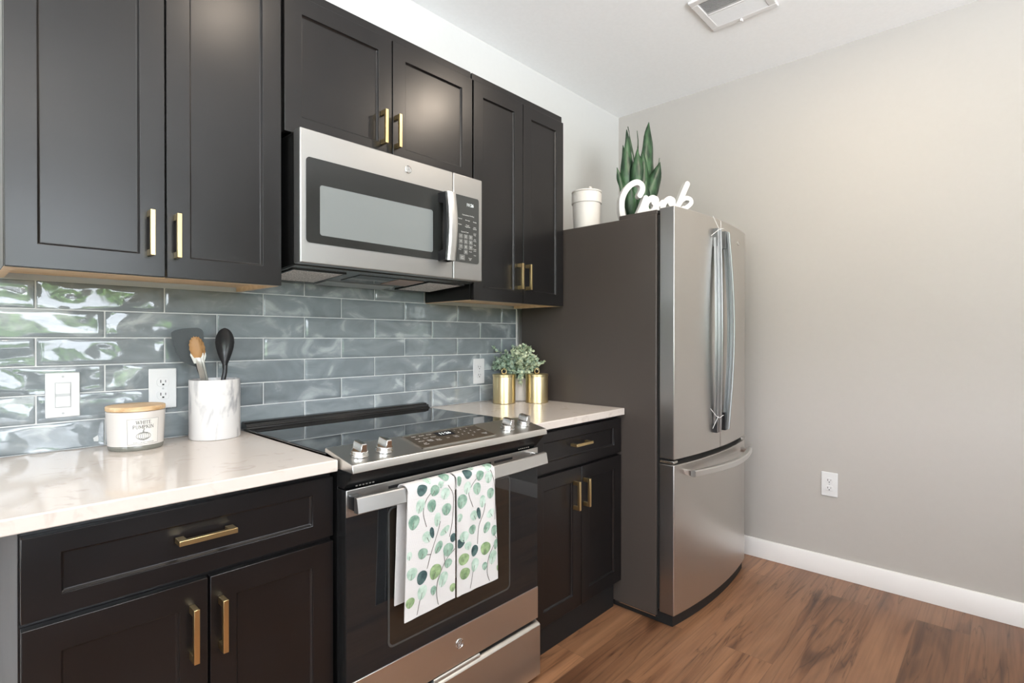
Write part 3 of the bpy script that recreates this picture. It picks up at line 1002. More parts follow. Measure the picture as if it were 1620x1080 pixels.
def knob(x, y, turn):
    base_ = Vector(sl(x, y, 0)); nn = Vector((0, -.184, .983)); A = Vector((1, 0, 0)); B = nn.cross(A)
    mb = MB()
    prof = [(.0245, .0005), (.0245, .003), (.0215, .0045), (.0225, .013), (.0205, .0155), (.012, .0160)]
    vs = []; fs = []; seg = 28
    for r, h in prof:
        for k in range(seg):
            a = 2 * math.pi * k / seg
            vs.append(base_ + A * (r * math.cos(a)) + B * (r * math.sin(a)) + nn * h)
    for i in range(len(prof) - 1):
        for k in range(seg):
            fs.append((i * seg + k, i * seg + (k + 1) % seg, (i + 1) * seg + (k + 1) % seg, (i + 1) * seg + k))
    fs.append(tuple((len(prof) - 1) * seg + k for k in range(seg)))
    mb.add(vs, fs)
    # grip blade
    c, s_ = math.cos(turn), math.sin(turn)
    A2 = A * c + B * s_; B2 = B * c - A * s_
    vs = []
    for h, l, w in ((.0150, .0205, .0095), (.034, .0195, .0080), (.0365, .0175, .0060)):
        for u, v in ((-l, -w), (l, -w), (l, w), (-l, w)):
            vs.append(base_ + A2 * u + B2 * v + nn * h)
    mb.add(vs, [(0, 1, 5, 4), (1, 2, 6, 5), (2, 3, 7, 6), (3, 0, 4, 7), (4, 5, 9, 8), (5, 6, 10, 9), (6, 7, 11, 10), (7, 4, 8, 11), (8, 9, 10, 11)])
    return mb.build('knob', 'chrome', rg, bevel=.0008)


for x, y in ((.752, -.683), (.829, -.683), (1.322, -.683), (1.416, -.672)):
    knob(x, y, math.radians(92))
# black sloping fascia under the console
MB().prism([(-.734, .8860), (-.655, .8860), (-.655, .8385), (-.690, .8385)], 'x', RX0 + .003, RX1 - .003).build('fascia', 'black_enamel', rg, bevel=.001)
for x0 in (.735, 1.365):
    vn = MB()
    for k in range(6):
        vn.box(x0 + k * .010, x0 + k * .010 + .006, -.694, -.6895, .8395, .8425)
    vn.build('vent_slot', 'chrome', rg)
# oven door
OY = -.700
od = MB().box(RX0 + .004, RX1 - .006, OY + .002, -.654, .2225, .8345).build('oven_door', 'black_enamel', rg, bevel=.0015)
MB().box(RX0 + .004, RX1 - .006, OY - .002, OY + .0015, .766, .8355).build('door_top_band', 'steel', od, bevel=.001)
MB().box(RX0 + .004, RX1 - .006, OY - .0005, OY + .0015, .3355, .7655).build('door_glass', 'black_glass', od)
MB().box(RX0 + .004, RX1 - .006, OY - .003, OY + .0015, .2225, .335).build('door_bottom_band', 'steel', od, bevel=.001)
wi = MB().prism(rrect(.828, 1.316, .376, .764, .018), 'y', OY - .0011, OY - .0002)
wi = wi.build('oven_window', 'oven_inner', od)
ln = MB()
rr1 = rrect(.828, 1.316, .376, .764, .018); rr2 = rrect(.834, 1.310, .382, .758, .014)
n = len(rr1)
ln.add([(x, OY - .0018, z) for x, z in rr1] + [(x, OY - .0018, z) for x, z in rr2], [(i, (i + 1) % n, n + (i + 1) % n, n + i) for i in range(n)])
ln.build('window_border', 'oven_line', od, fixn=False)
slv = MB()
for k in range(5):
    x0 = .83 + k * .102
    slv.box(x0, x0 + .088, OY - .0026, OY - .0019, .815, .823)
slv.build('door_vent', 'black_plastic', od)
hb = MB()
zc = .806
npt = 17
pts = []
for i in range(npt):
    u = i / (npt - 1)
    x = .706 + (1.452 - .706) * u
    pts.append((x, -.745 - .013 * math.sin(math.pi * u), zc))
sec = [(-.0195, .009), (-.0195, -.009), (-.017, -.0115), (.017, -.0045), (.0195, -.001), (.0195, .009)]
hb.sweep(pts, [((0, 0, 1), (0, 1, 0))] * npt, sec)
hb.build('handle', 'steel_bright', od)
for x0, x1 in ((.709, .735), (1.423, 1.449)):
    MB().box(x0, x1, -.742, OY - .0025, zc - .018, zc + .018).build('handle_mount', 'black_plastic' if x0 < 1 else 'chrome', od, bevel=.002)
emblem('emblem', od, lambda u, v, h: (1.086 + u, OY - .0032 - h, .285 + v), .0150, None)
# storage drawer
DY = -.712
dr = MB().prism([(-.655, .022), (DY, .022), (DY, .200), (DY + .004, .205), (-.690, .212), (-.655, .212)], 'x', RX0 + .004, RX1 - .004)
dr = dr.build('storage_drawer', 'steel', rg, bevel=.001)
gr = MB()
gr.tube([(.985, -.700, .2125), (1.17, -.700, .2125)], .0075, 16)
gr.build('grip', 'steel_bright', dr)

# ------------------------------------------------------------------ dish towels


def towel(name, label, x0, x1, zb_front, zb_back, seed, leaves, stems, slant):
    W = x1 - x0
    # drape path (y,z) by arc length measured from the crest
    crest = [(-.745 + .0235 * math.cos(math.pi * k / 14), .818 + .0148 * math.sin(math.pi * k / 14)) for k in range(0, 8)]
    crest += [(-.745 - .0255 * math.sin(math.pi * k / 14), .818 + .0148 * math.cos(math.pi * k / 14)) for k in range(1, 8)]
    back = [(-.7215, .818 - (.818 - zb_back) * i / 24) for i in range(24, 0, -1)]
    front = [(-.7705, .818 - (.818 - zb_front) * i / 40) for i in range(1, 41)]
    path = back + crest + front
    nu = 18
    sN = Vector((seed * 3.7, seed * 1.9, 0))

    def P(u, py, pz, j, off=0.0):
        x = x0 + W * u
        down = max(0.0, .82 - pz)
        fl = 1 if py < -.745 else -1
        wob = (mnoise.noise(Vector((x * 16, pz * 3.0, 0)) + sN) * .007 + math.sin(u * math.pi * 2.2 + seed) * .003) * min(1, down * 4)
        dx = (u - (1 if seed == 1 else 0)) * down * .035 + mnoise.noise(Vector((pz * 6, seed, u))) * .0012
        y = py - fl * abs(wob) - fl * off
        z = pz - (slant * (u - .5) * down if fl > 0 else 0)
        return (x + dx, y, z)
    vs = []
    for j, (py, pz) in enumerate(path):
        for i in range(nu):
            vs.append(P(i / (nu - 1), py, pz, j))
    fs = []
    for j in range(len(path) - 1):
        for i in range(nu - 1):
            a = j * nu + i
            fs.append((a, a + 1, a + nu + 1, a + nu))
    # thickness by hand: inner copy
    th = .0028
    mb = MB(); mb.add(vs, fs, 0)
    # normals for inner sheet
    bmx = bmesh.new()
    bv = [bmx.verts.new(v) for v in vs]
    for f in fs:
        bmx.faces.new([bv[i] for i in f])
    bmx.normal_update()
    nrm = [v.normal.copy() for v in bv]
    ctr = Vector(((x0 + x1) / 2, -.745, .60))
    if nrm[(len(path) - 5) * nu + 5].y > 0:
        nrm = [-n_ for n_ in nrm]
    bmx.free()
    inner = [Vector(v) - n_ * th for v, n_ in zip(vs, nrm)]
    mb.add(inner, [tuple(reversed(f)) for f in fs], 0)
    N_ = len(vs)
    rim = [j * nu for j in range(len(path))] + [(len(path) - 1) * nu + i for i in range(1, nu)] + [j * nu + nu - 1 for j in range(len(path) - 2, -1, -1)] + [i for i in range(nu - 2, 0, -1)]
    for a, b_ in zip(rim, rim[1:] + rim[:1]):
        mb.f.append([a, b_, N_ + b_, N_ + a]); mb.m.append(0)
    o = mb.build(name, ['towel'], None, smooth=60)
    tag(o, label, 'towel', None)
    # printed sprigs are separate faces in the same cloth mesh
    pm = MB()
    zt = .826

    def F(u, v, lift):
        u = min(.995, max(.005, u)); v = min(.985, max(.0, v))
        arc = .033
        sl_ = v * (.818 - zb_front + arc)
        if sl_ < arc:
            ph = sl_ / arc * math.pi / 2
            p = P(u, -.745 - (.0255 + lift * 1.6) * math.sin(ph), .818 + (.0148 + lift * 1.6) * math.cos(ph), 0, 0)
            return p
        return P(u, -.7705, .818 - (sl_ - arc), 0, lift)
    asp = (.851 - zb_front) / W
    for k, (u, v, rx, ry, ang, mi) in enumerate(leaves):
        ca, sa = math.cos(ang), math.sin(ang)
        pts2 = []
        for i in range(18):
            t = 2 * math.pi * i / 18
            ex, ey = math.cos(t) * rx * (1 - .18 * math.sin(t)), math.sin(t) * ry
            pts2.append((u + (ex * ca - ey * sa), v + (ex * sa + ey * ca) / asp))
        lift = .0009 + .00012 * (k % 4)
        mid1 = [(u + (a - u) * .35, v + (b_ - v) * .35) for a, b_ in pts2]
        mid2 = [(u + (a - u) * .7, v + (b_ - v) * .7) for a, b_ in pts2]
        vs2 = [F(u, v, lift)] + [F(a, b_, lift) for a, b_ in mid1 + mid2 + pts2]
        pm.add(vs2, [(0, 1 + i, 1 + (i + 1) % 18) for i in range(18)] + [(r0 + i, r0 + 18 + i, r0 + 18 + (i + 1) % 18, r0 + (i + 1) % 18) for r0 in (1, 19) for i in range(18)], mi)
        if mi in (2, 3, 4):
            # central vein
            add_stroke(pm, [(u - ry * sa * -.9 * 0 + (0) , v + 0)] * 1 + [(u + (-ey_ * sa), v + (ey_ * ca) / asp) for ey_ in (ry * .35, ry * 1.0)], .008, lambda a, b_: F(a, b_, lift + .0002), 5)
    for st in stems:
        cu = catmull([(a, b_, 0) for a, b_ in st], 6)
        # ribbon width in u units
        Lf, Rt = stroke2d([(p.x, p.y * asp) for p in cu], .013)
        n = len(cu)
        pm.add([F(p.x, p.y / asp, .0008) for p in Lf] + [F(p.x, p.y / asp, .0008) for p in Rt], [(i, i + 1, n + i + 1, n + i) for i in range(n - 1)], 5)
    me2 = o.data
    bm = bmesh.new(); bm.from_mesh(me2)
    for key in ('towel_dark', 'towel_mid', 'towel_green', 'towel_light', 'towel_stem'):
        me2.materials.append(M[key])
    nv = [bm.verts.new(v) for v in pm.v]
    for f, mi in zip(pm.f, pm.m):
        try:
            fc = bm.faces.new([nv[i] for i in f]); fc.material_index = mi; fc.smooth = True
        except ValueError:
            pass
    bm.normal_update()
    bm.to_mesh(me2); bm.free()
    return o


DK, MD, GN, LT = 1, 2, 3, 4


def conv(lst, xl, yl, xr, yr, bl, br):
    """photo-measured print positions -> towel (u,v) coordinates."""
    out = []
    for x, y, rx, ry, ang, m in lst:
        u = (x - xl) / (xr - xl)
        top = yl + (yr - yl) * u; bot = bl + (br - bl) * u
        out.append((u, (y - top) / (bot - top), rx, ry, ang, m))
    return out


def convs(lst, xl, yl, xr, yr, bl, br):
    return [[((x - xl) / (xr - xl), (y - (yl + (yr - yl) * (x - xl) / (xr - xl))) / ((bl - yl) + ((br - bl) - (yr - yl)) * (x - xl) / (xr - xl))) for x, y in st] for st in lst]


r_ = .105
L1 = [(178, 268, r_, r_, .3, DK), (230, 200, .075, .09, 0, LT), (260, 272, .10, .095, .6, MD), (340, 180, .095, .10, .2, MD), (170, 360, .09, .12, .3, LT), (243, 360, .09, .11, -.2, MD), (330, 290, .10, .10, .3, LT), (340, 382, .10, .105, 0, MD),
      (133, 452, .11, .12, .2, MD), (280, 440, .065, .12, .1, LT), (215, 540, .085, .105, -.5, LT), (247, 515, .045, .10, -.2, DK), (330, 507, .115, .06, -.5, LT), (384, 550, .065, .08, .3, DK), (190, 632, .10, .09, .3, MD), (287, 600, .07, .11, .6, MD),
      (350, 620, .11, .115, .2, MD), (268, 742, .115, .13, .4, GN), (187, 768, .10, .115, .3, DK), (350, 700, .08, .08, .3, MD), (128, 742, .10, .10, .2, LT), (318, 790, .10, .13, .3, LT), (190, 852, .09, .12, .2, LT), (258, 848, .055, .08, 0, MD), (122, 905, .085, .085, .2, GN), (380, 845, .06, .075, 0, GN), (110, 640, .05, .07, 0, LT), (300, 235, .06, .07, 0, LT)]
S1 = [[(212, 480), (190, 400), (205, 330), (240, 280)], [(218, 720), (240, 640), (280, 520), (300, 450)], [(360, 545), (380, 440), (385, 300), (350, 240)], [(293, 950), (278, 870), (285, 790), (330, 690), (395, 615)], [(160, 1000), (178, 900), (190, 840)], [(330, 690), (322, 640)], [(240, 640), (200, 640)]]
L2 = [(470, 168, r_, .115, .2, DK), (510, 118, .075, .075, 0, LT), (543, 178, .10, .105, .3, MD), (600, 190, .10, .11, .2, LT), (462, 255, .085, .12, .2, LT), (523, 258, .10, .12, -.2, MD), (610, 280, .095, .105, .2, MD), (428, 335, .12, .135, .3, MD), (557, 330, .075, .12, .1, LT), (500, 415, .09, .10, -.5, LT),
      (532, 400, .05, .12, -.2, DK), (605, 397, .11, .075, -.5, LT), (413, 430, .075, .075, 0, LT), (490, 497, .09, .09, -.3, MD), (577, 480, .075, .115, .6, MD), (625, 495, .085, .105, .2, MD), (417, 580, .11, .085, .3, DK), (440, 540, .11, .10, 0, LT), (463, 592, .08, .08, 0, LT), (565, 602, .12, .125, .3, GN), (502, 620, .08, .11, .2, DK),
      (437, 672, .13, .11, .1, GN), (610, 650, .10, .14, .3, LT), (503, 702, .085, .13, .2, LT), (560, 706, .06, .08, 0, MD), (443, 755, .12, .11, .2, GN), (632, 575, .06, .10, .2, MD), (600, 135, .07, .07, 0, LT), (615, 105, .10, .09, 0, MD), (642, 712, .03, .06, 0, GN), (412, 215, .06, .10, 0, MD)]
S2 = [[(495, 365), (470, 290), (490, 240), (520, 200)], [(520, 580), (530, 480), (560, 400), (575, 340)], [(635, 430), (642, 330), (640, 220), (610, 130)], [(592, 798), (575, 740), (585, 650), (640, 540)], [(475, 840), (492, 750), (500, 690)], [(640, 540), (625, 520)]]
g1 = (95, 205, 397, 142, 1015, 908)
g2 = (400, 140, 645, 82, 893, 775)
towel('dish_towel', 'white dish towel printed with green eucalyptus, left of the two on the oven handle', .846, 1.0085, .474, .500, 1, conv(L1, *g1), convs(S1, *g1), -.02)
towel('dish_towel', 'white dish towel printed with green eucalyptus, right of the two on the oven handle', 1.0165, 1.172, .476, .505, 2, conv(L2, *g2), convs(S2, *g2), .0)

# ------------------------------------------------------------------ refrigerator
FX0, FX1 = 2.101, 2.925
fg = thing('refrigerator', 'stainless french-door refrigerator with a bottom freezer in the corner', 'refrigerator', (2.513, -.45, 0))
MB().box(FX0, FX1, -.828, -.045, .030, 1.764).build('case', 'fridge_side', fg, bevel=.003)

FXM = (FX0 + FX1) / 2


def fy(x):
    u = (x - FXM) / ((FX1 - FX0) / 2)
    return -.908 - .034 * (1 - u * u)


def fdoor(name, x0, x1, z0, z1):
    n = 14
    xs = [x0 + (x1 - x0) * i / n for i in range(n + 1)]
    poly = [(x, fy(x)) for x in xs] + [(x1, -.842), (x0, -.842)]
    mb = MB()
    mb.prism(poly, 'z', z0, z1, 0)
    k = len(poly)
    # side faces in darker painted edge
    for idx in range(len(mb.f)):
        f = mb.f[idx]
        cx = sum(mb.v[i][0] for i in f) / len(f)
        if len(f) == 4 and (abs(cx - x0) < 1e-5 or abs(cx - x1) < 1e-5):
            mb.m[idx] = 1
    return mb.build(name, ['steel_fridge', 'fridge_edge'], fg, bevel=.003, seg=3, smooth=30)


ld = fdoor('left_door', FX0 + .002, FXM - .003, .714, 1.786)
rd = fdoor('right_door', FXM + .003, FX1 - .002, .714, 1.786)
fz = fdoor('freezer_drawer', FX0 + .002, FX1 - .002, .052, .690)
MB().box(FX0 + .012, FX1 - .012, -.8415, -.829, .06, 1.76).build('door_gasket', 'dark_gap', fg)
MB().box(FX0 + .02, FX1 - .02, -.880, -.842, .6895, .7145).build('mullion', 'dark_gap', fg)
gx = [FX0 + .012 + (FX1 - FX0 - .024) * i / 12 for i in range(13)]
MB().prism([(x, fy(x) + .012) for x in gx] + [(FX1 - .012, -.10), (FX0 + .012, -.10)], 'z', .002, .050).build('base_grille', 'dark_gap', fg)
MB().box(FX0 - .0005, FX0 + .010, -.826, -.30, .026, .0300).build('base_rail', 'chrome', fg)
hc = MB().box(FX0 + .004, FX0 + .14, -.828, -.640, 1.764, 1.783).build('hinge_cover', 'fridge_side', fg, bevel=.002)
MB().box(FX0 + .012, FX0 + .10, -.870, -.815, 1.7655, 1.7800).build('top_hinge', 'black_plastic', fg, bevel=.002)
MB().box(FX0 + .004, FX0 + .045, -.905, -.842, .6945, .7055).build('mid_hinge', 'chrome', fg, bevel=.0015)
MB().box(FX1 - .06, FX1 - .008, -.912, -.842, .6945, .7055).build('mid_hinge', 'chrome', fg, bevel=.0015)


def bow_handle(door, side):
    mb = MB()
    z0, z1 = .797, 1.730
    n = 28; pts = []; fr_ = []
    for i in range(n + 1):
        u = i / n
        z = z0 + (z1 - z0) * u
        bow = math.sin(math.pi * u)
        x = FXM + (-.066 - .020 * bow if side < 0 else .030 + .026 * bow)
        pts.append((x, fy(x) - .012 - .016 * bow, z))
        fr_.append(((1, 0, 0), (0, 1, 0)))
    sec = [(-.017, .012), (-.017, .002), (-.013, .000), (-.013, -.004), (-.017, -.006), (-.017, -.011), (-.012, -.015), (-.005, -.015), (-.003, -.010), (.003, -.010), (.005, -.015), (.012, -.015), (.017, -.011), (.017, -.006), (.013, -.004), (.013, .000), (.017, .002), (.017, .012)]
    mb.sweep(pts, fr_, sec)
    x = FXM + (-.066 if side < 0 else .030)
    h = mb.build('handle', 'steel_handle', door)
    for za, zb in ((z0, z0 + .075), (z1 - .075, z1)):
        yy = fy(x)
        MB().box(x - .0195, x + .0155, yy - .0185, yy + .004, za - .004, zb + .004).build('handle_mount', 'black_plastic' if za < 1 else 'slate_plastic', door, bevel=.001)
    return h


bow_handle(ld, -1)
bow_handle(rd, 1)
for z, s in ((1.728, 1), (.872, -1)):
    ti = MB()
    x = FXM - .068; y = fy(x) - .022
    ti.tube(catmull([(x + .02, y - .012, z), (x, y - .017, z + .002), (x - .025, y - .005, z - .006), (x - .06, y + .015, z - .035 * s)], 5), .0013, 6)
    ti.tube(catmull([(x - .02, y - .005, z), (x - .04, y + .002, z + .03 * s), (x - .055, y + .008, z + .055 * s)], 5), .0011, 6)
    tag(ti.build('plastic_tie', 'film', ld), 'thin clear plastic packing tie')
fh = MB()
n = 24; pts = []; fr_ = []
for i in range(n + 1):
    u = i / n
    x = FX0 + .075 + (FX1 - FX0 - .15) * u
    pts.append((x, fy(x) - .040 - .030 * math.sin(math.pi * u), .652))
    fr_.append(((0, 0, 1), (0, 1, 0)))
sec = [(-.014, .010), (-.014, -.008), (-.010, -.012), (.010, -.012), (.014, -.008), (.014, .010)]
fh.sweep(pts, fr_, sec)
fho = fh.build('handle', 'steel_bright', fz)
for x in (FX0 + .088, FX1 - .088):
    MB().box(x - .012, x + .012, fy(x) - .042, fy(x) + .003, .641, .663).build('handle_mount', 'chrome', fz, bevel=.001)
emblem('emblem', rd, lambda u, v, h: (2.765 + u, fy(2.765 + u) - h - .0003, 1.712 + v), .013, None)

# ------------------------------------------------------------------ things on the fridge
FT = 1.764
# "Cook" sign
P0 = Vector((2.17, -.58)); DV = Vector((.82, -.57)).normalized(); NV = Vector((DV.y, -DV.x))   # NV points away from the wall, to the room
if NV.y > 0: NV = -NV
SD = .030
sg = MB()
SGN = [0]


def sign_stroke(pts, w, closed=False, seg=7):
    cu = catmull([(a, b_, 0) for a, b_ in pts], seg, closed)
    Lf, Rt = stroke2d([(p.x, p.y) for p in cu], w)

    SGN[0] += 1
    dz = .00035 * SGN[0]

    def W3(p, d):
        q = P0 + DV * p.x + NV * (d + dz)
        return (q.x, q.y, FT + .0005 + p.y)
    n = len(cu); vs = []
    for d in (0, -SD):
        vs += [W3(p, d) for p in Lf] + [W3(p, d) for p in Rt]
    fs = []
    for i in range(n - 1):
        fs.append((i, i + 1, n + i + 1, n + i))
        fs.append((2 * n + i, 3 * n + i, 3 * n + i + 1, 2 * n + i + 1))
        fs.append((i, 2 * n + i, 2 * n + i + 1, i + 1))
        fs.append((n + i, n + i + 1, 3 * n + i + 1, 3 * n + i))
    sg.add(vs, fs)
    if not closed:
        for e in (cu[0], cu[-1]):
            ring = [Vector((e.x + w / 2 * math.cos(2 * math.pi * k / 16), e.y + w / 2 * math.sin(2 * math.pi * k / 16))) for k in range(16)]
            v0 = [W3(p, -.0003) for p in ring]; v1 = [W3(p, -SD + .0003) for p in ring]
            sg.add(v0 + v1, [tuple(range(16)), tuple(range(31, 15, -1))] + [(k, (k + 1) % 16, 16 + (k + 1) % 16, 16 + k) for k in range(16)])


w_ = .0265
sign_stroke([(.125, .1453), (.1371, .1694), (.1343, .1952), (.1104, .2063), (.0797, .1932), (.0519, .1618), (.0353, .1247), (.0325, .0884), (.036, .050), (.050, .024), (.070, .0135), (.095, .022), (.115, .045), (.136, .085), (.1555, .1339)], w_)
def sign_ring(cu, cv, rx, ry, tilt, hx, hy, hu=0.0, hv=0.0):
    n = 40; vs = []
    ct, st_ = math.cos(tilt), math.sin(tilt)
    SGN[0] += 1
    dz = .0003 * SGN[0]
    for d in (dz, -SD + dz):
        for ex, ey, ou, ov in ((rx, ry, 0, 0), (hx, hy, hu, hv)):
            for k in range(n):
                a = 2 * math.pi * k / n
                x, y = ex * math.cos(a) + ou, ey * math.sin(a) + ov
                u, v = cu + x * ct - y * st_, cv + x * st_ + y * ct
                q = P0 + DV * u + NV * d
                vs.append((q.x, q.y, FT + .0005 + v))
    fs = []
    for k in range(n):
        k2 = (k + 1) % n
        fs += [(k, k2, n + k2, n + k), (2 * n + k, 3 * n + k, 3 * n + k2, 2 * n + k2), (k, 2 * n + k, 2 * n + k2, k2), (n + k, n + k2, 3 * n + k2, 3 * n + k)]
    sg.add(vs, fs)


sign_ring(.180, .080, .042, .072, -.28, .011, .018, -.004, .018)
sign_ring(.268, .080, .041, .072, -.28, .010, .017, -.004, .018)
sign_ring(.203, .122, .020, .024, -.3, .0055, .008)
sign_ring(.290, .122, .020, .024, -.3, .0055, .008)
sign_stroke([(.208, .106), (.222, .104), (.2408, .1200)], .019)
sign_stroke([(.298, .104), (.312, .102), (.330, .110)], .019)
sign_stroke([(.3723, .2136), (.3563, .1795), (.336, .1333), (.3128, .0818), (.296, .013)], w_)
sign_stroke([(.325, .105), (.3418, .130), (.3651, .1442), (.3885, .1388), (.3915, .1204), (.3652, .0977), (.3400, .090)], .021)
sign_stroke([(.352, .0953), (.372, .060), (.390, .024), (.405, .0135)], .022)
tag(sg.build('cursive_sign', 'sign_white', None, smooth=40), 'white cursive wooden word sign reading Cook standing on the fridge', 'sign')

# snake plant
PX, PY = 2.545, -.485
sp = thing('snake_plant', 'tall green snake plant behind the white word sign on the fridge', 'plant', (PX, PY, FT))
MB().lathe([(.058, .0005), (.066, .085), (.068, .092), (.062, .092), (.060, .080)], (PX, PY, FT), 32, cap=False).lathe([(.058, .0006), (.0575, .004)], (PX, PY, FT), 32).build('pot', 'ceramic', sp)
MB().lathe([(.0605, .072), (.0595, .080), (.02, .083)], (PX, PY, FT), 24).build('soil', 'soil', sp)
RT = Vector((.683, -.7305, 0)); FW = Vector((.7305, .683, 0))


def snake_leaf(bx, tx, ztip, width, depth_b, depth_t, twist, seed, curl=.25, zb=None):
    rr = random.Random(seed)
    mb = MB()
    b0 = Vector((PX, PY, FT + .078)) + RT * bx + FW * depth_b
    t0 = Vector((PX, PY, 0)) + RT * tx + FW * depth_t; t0.z = ztip
    n = 20; nc = 5
    vs = []
    bend = rr.uniform(-.012, .012)
    for i in range(n + 1):
        u = i / n
        p = b0.lerp(t0, u) + RT * (bend * math.sin(math.pi * u)) + RT * ((tx - bx) * .35 * (u * u - u))
        w = width * 1.22 * min(1.0, .50 + u * 1.0) * (1 - max(0, (u - .50) / .50) ** 1.8) + .0008
        w *= 1 + .08 * math.sin(u * 13 + seed)
        a = twist + .7 * (u - .3) * math.sin(seed * 1.3) + .12 * math.sin(9 * u + seed)
        d = (RT * math.cos(a) + FW * math.sin(a))
        nr = (FW * math.cos(a) - RT * math.sin(a))
        for k in range(nc):
            s = (k / (nc - 1) - .5) * 2
            ripple = .004 * math.sin(18 * u + 2 * seed) * s * s
            vs.append(p + d * (s * w / 2) + nr * (-(1 - s * s) * w * curl + ripple))
    fs = []
    for i in range(n):
        for k in range(nc - 1):
            q = i * nc + k
            fs.append((q, q + 1, q + nc + 1, q + nc))
    mb.add(vs, fs)
    o = mb.build('leaf', 'snake_leaf', sp, smooth=80, fixn=False)
    s = o.modifiers.new('thick', 'SOLIDIFY'); s.thickness = .0022; s.offset = 0
    return o


for a in ((-.030, -.060, 2.345, .074, .0, .0, .15, 1), (.012, .062, 2.392, .088, .01, .02, .25, 2), (-.040, -.118, 2.135, .040, -.01, -.02, .5, 3), (.040, .112, 2.165, .070, -.02, -.02, .3, 4),
          (-.012, -.010, 2.235, .070, -.03, -.03, .1, 5), (.010, -.050, 2.372, .022, .03, .03, .9, 6), (.020, .002, 2.350, .024, .03, .03, .8, 7), (.020, .020, 2.22, .072, -.025, -.02, -.1, 8),
          (-.042, -.052, 2.03, .052, -.035, -.05, .2, 9), (.046, .120, 2.20, .026, .02, .02, 1.0, 10), (-.022, -.075, 2.27, .058, .02, .025, -.3, 11), (.0, .03, 2.06, .055, -.05, -.06, .1, 12)):
    snake_leaf(*a)

# folded-bag canister
CX, CY = 2.262, -.350
cn = thing('canister', 'white ceramic canister shaped like a folded bag on the fridge by the cabinet', 'canister', (CX, CY, FT))
mb = MB()
seg = 48; rows = []
prof = [(.058, .0006), (.066, .006), (.069, .018), (.069, .05), (.070, .10), (.072, .150)]
vs = []; fs = []
for j, (r, h) in enumerate(prof):
    for k in range(seg):
        a = 2 * math.pi * k / seg
        sq = max(0.0, 1 - h / .10)
        dent = 1 - .10 * sq * (math.cos(2 * a + 1.2) ** 2)
        rr_ = r * dent * (1 + .012 * math.sin(5 * a + h * 30))
        vs.append((CX + rr_ * math.cos(a), CY + rr_ * math.sin(a), FT + h))
for j in range(len(prof) - 1):
    for k in range(seg):
        fs.append((j * seg + k, j * seg + (k + 1) % seg, (j + 1) * seg + (k + 1) % seg, (j + 1) * seg + k))
fs.append(tuple(range(seg))[::-1])
mb.add(vs, fs)
mb.build('body', 'ceramic', cn, smooth=50)
MB().lathe([(.0715, .150), (.0765, .152), (.0755, .203), (.0745, .205), (.070, .205), (.069, .150)], (CX, CY, FT), 48, cap=False).build('cuff', 'ceramic', cn)
MB().lathe([(.0715, .2055), (.0765, .2075), (.0765, .2135), (.070, .2155), (.010, .2160)], (CX, CY, FT), 48).build('lid', 'ceramic', cn)
MB().lathe([(.008, .2155), (.007, .222), (.011, .228), (.009, .233), (.002, .234)], (CX - .012, CY - .03, FT), 16).build('knob', 'ceramic', cn)

# ------------------------------------------------------------------ counter, left of the range
Z0 = .9145
# candle
QX, QY = .3775, -.112
cd = thing('candle_jar', 'round white candle jar with wooden lid and pumpkin label', 'candle', (QX, QY, Z0))
MB().lathe([(.064, .0001), (.0655, .002), (.0665, .010), (.0660, .0128)], (QX, QY, Z0), 56).build('glass_foot', 'candle_foot', cd)
RB = lambda h: .0668 + .0042 * (h - .013) / .094
MB().lathe([(.0655, .0130), (.0670, .0135), (RB(.02), .020), (RB(.105), .105), (.0690, .1075), (.060, .1080)], (QX, QY, Z0), 64).build('glass_jar', 'candle_glass', cd)
MB().lathe([(.0690, .1085), (.0712, .1095), (.0715, .1195), (.0700, .1215), (.0600, .1218)], (QX, QY, Z0), 64).build('lid', 'lid_wood', cd)
va = math.atan2(-1.940 - QY, 0 - QX) + .27     # label faces roughly the room


def wrap(lift):
    def fn(u, v):
        r = RB(v) + lift
        a = va + u / .069
        return (QX + r * math.cos(a), QY + r * math.sin(a), Z0 + v)
    return fn


lb = MB()
LU0, LU1, LV0, LV1 = -.0385, .0375, .0185, .0880
nn_ = 20
f0 = wrap(.0004)
vs = [f0(LU0 + (LU1 - LU0) * i / nn_, v) for v in (LV0, LV1) for i in range(nn_ + 1)]
lb.add(vs, [(i, i + 1, nn_ + 2 + i, nn_ + 1 + i) for i in range(nn_)])
lbo = lb.build('label', 'paper_label', cd, fixn=False, smooth=60)
ink = MB()
f1 = wrap(.0008)


def sub(pts, n=6):
    out = []
    for (a, b_), (c, d) in zip(pts[:-1], pts[1:]):
        for k in range(n):
            t = k / n; out.append((a + (c - a) * t, b_ + (d - b_) * t))
    out.append(pts[-1]); return out


for e in ([(LU0, LV0), (LU1, LV0)], [(LU0, LV1), (LU1, LV1)]):
    add_stroke(ink, sub(e, 18), .0006, f1)
for e in ([(LU0, LV0), (LU0, LV1)], [(LU1, LV0), (LU1, LV1)]):
    add_stroke(ink, e, .0006, f1)
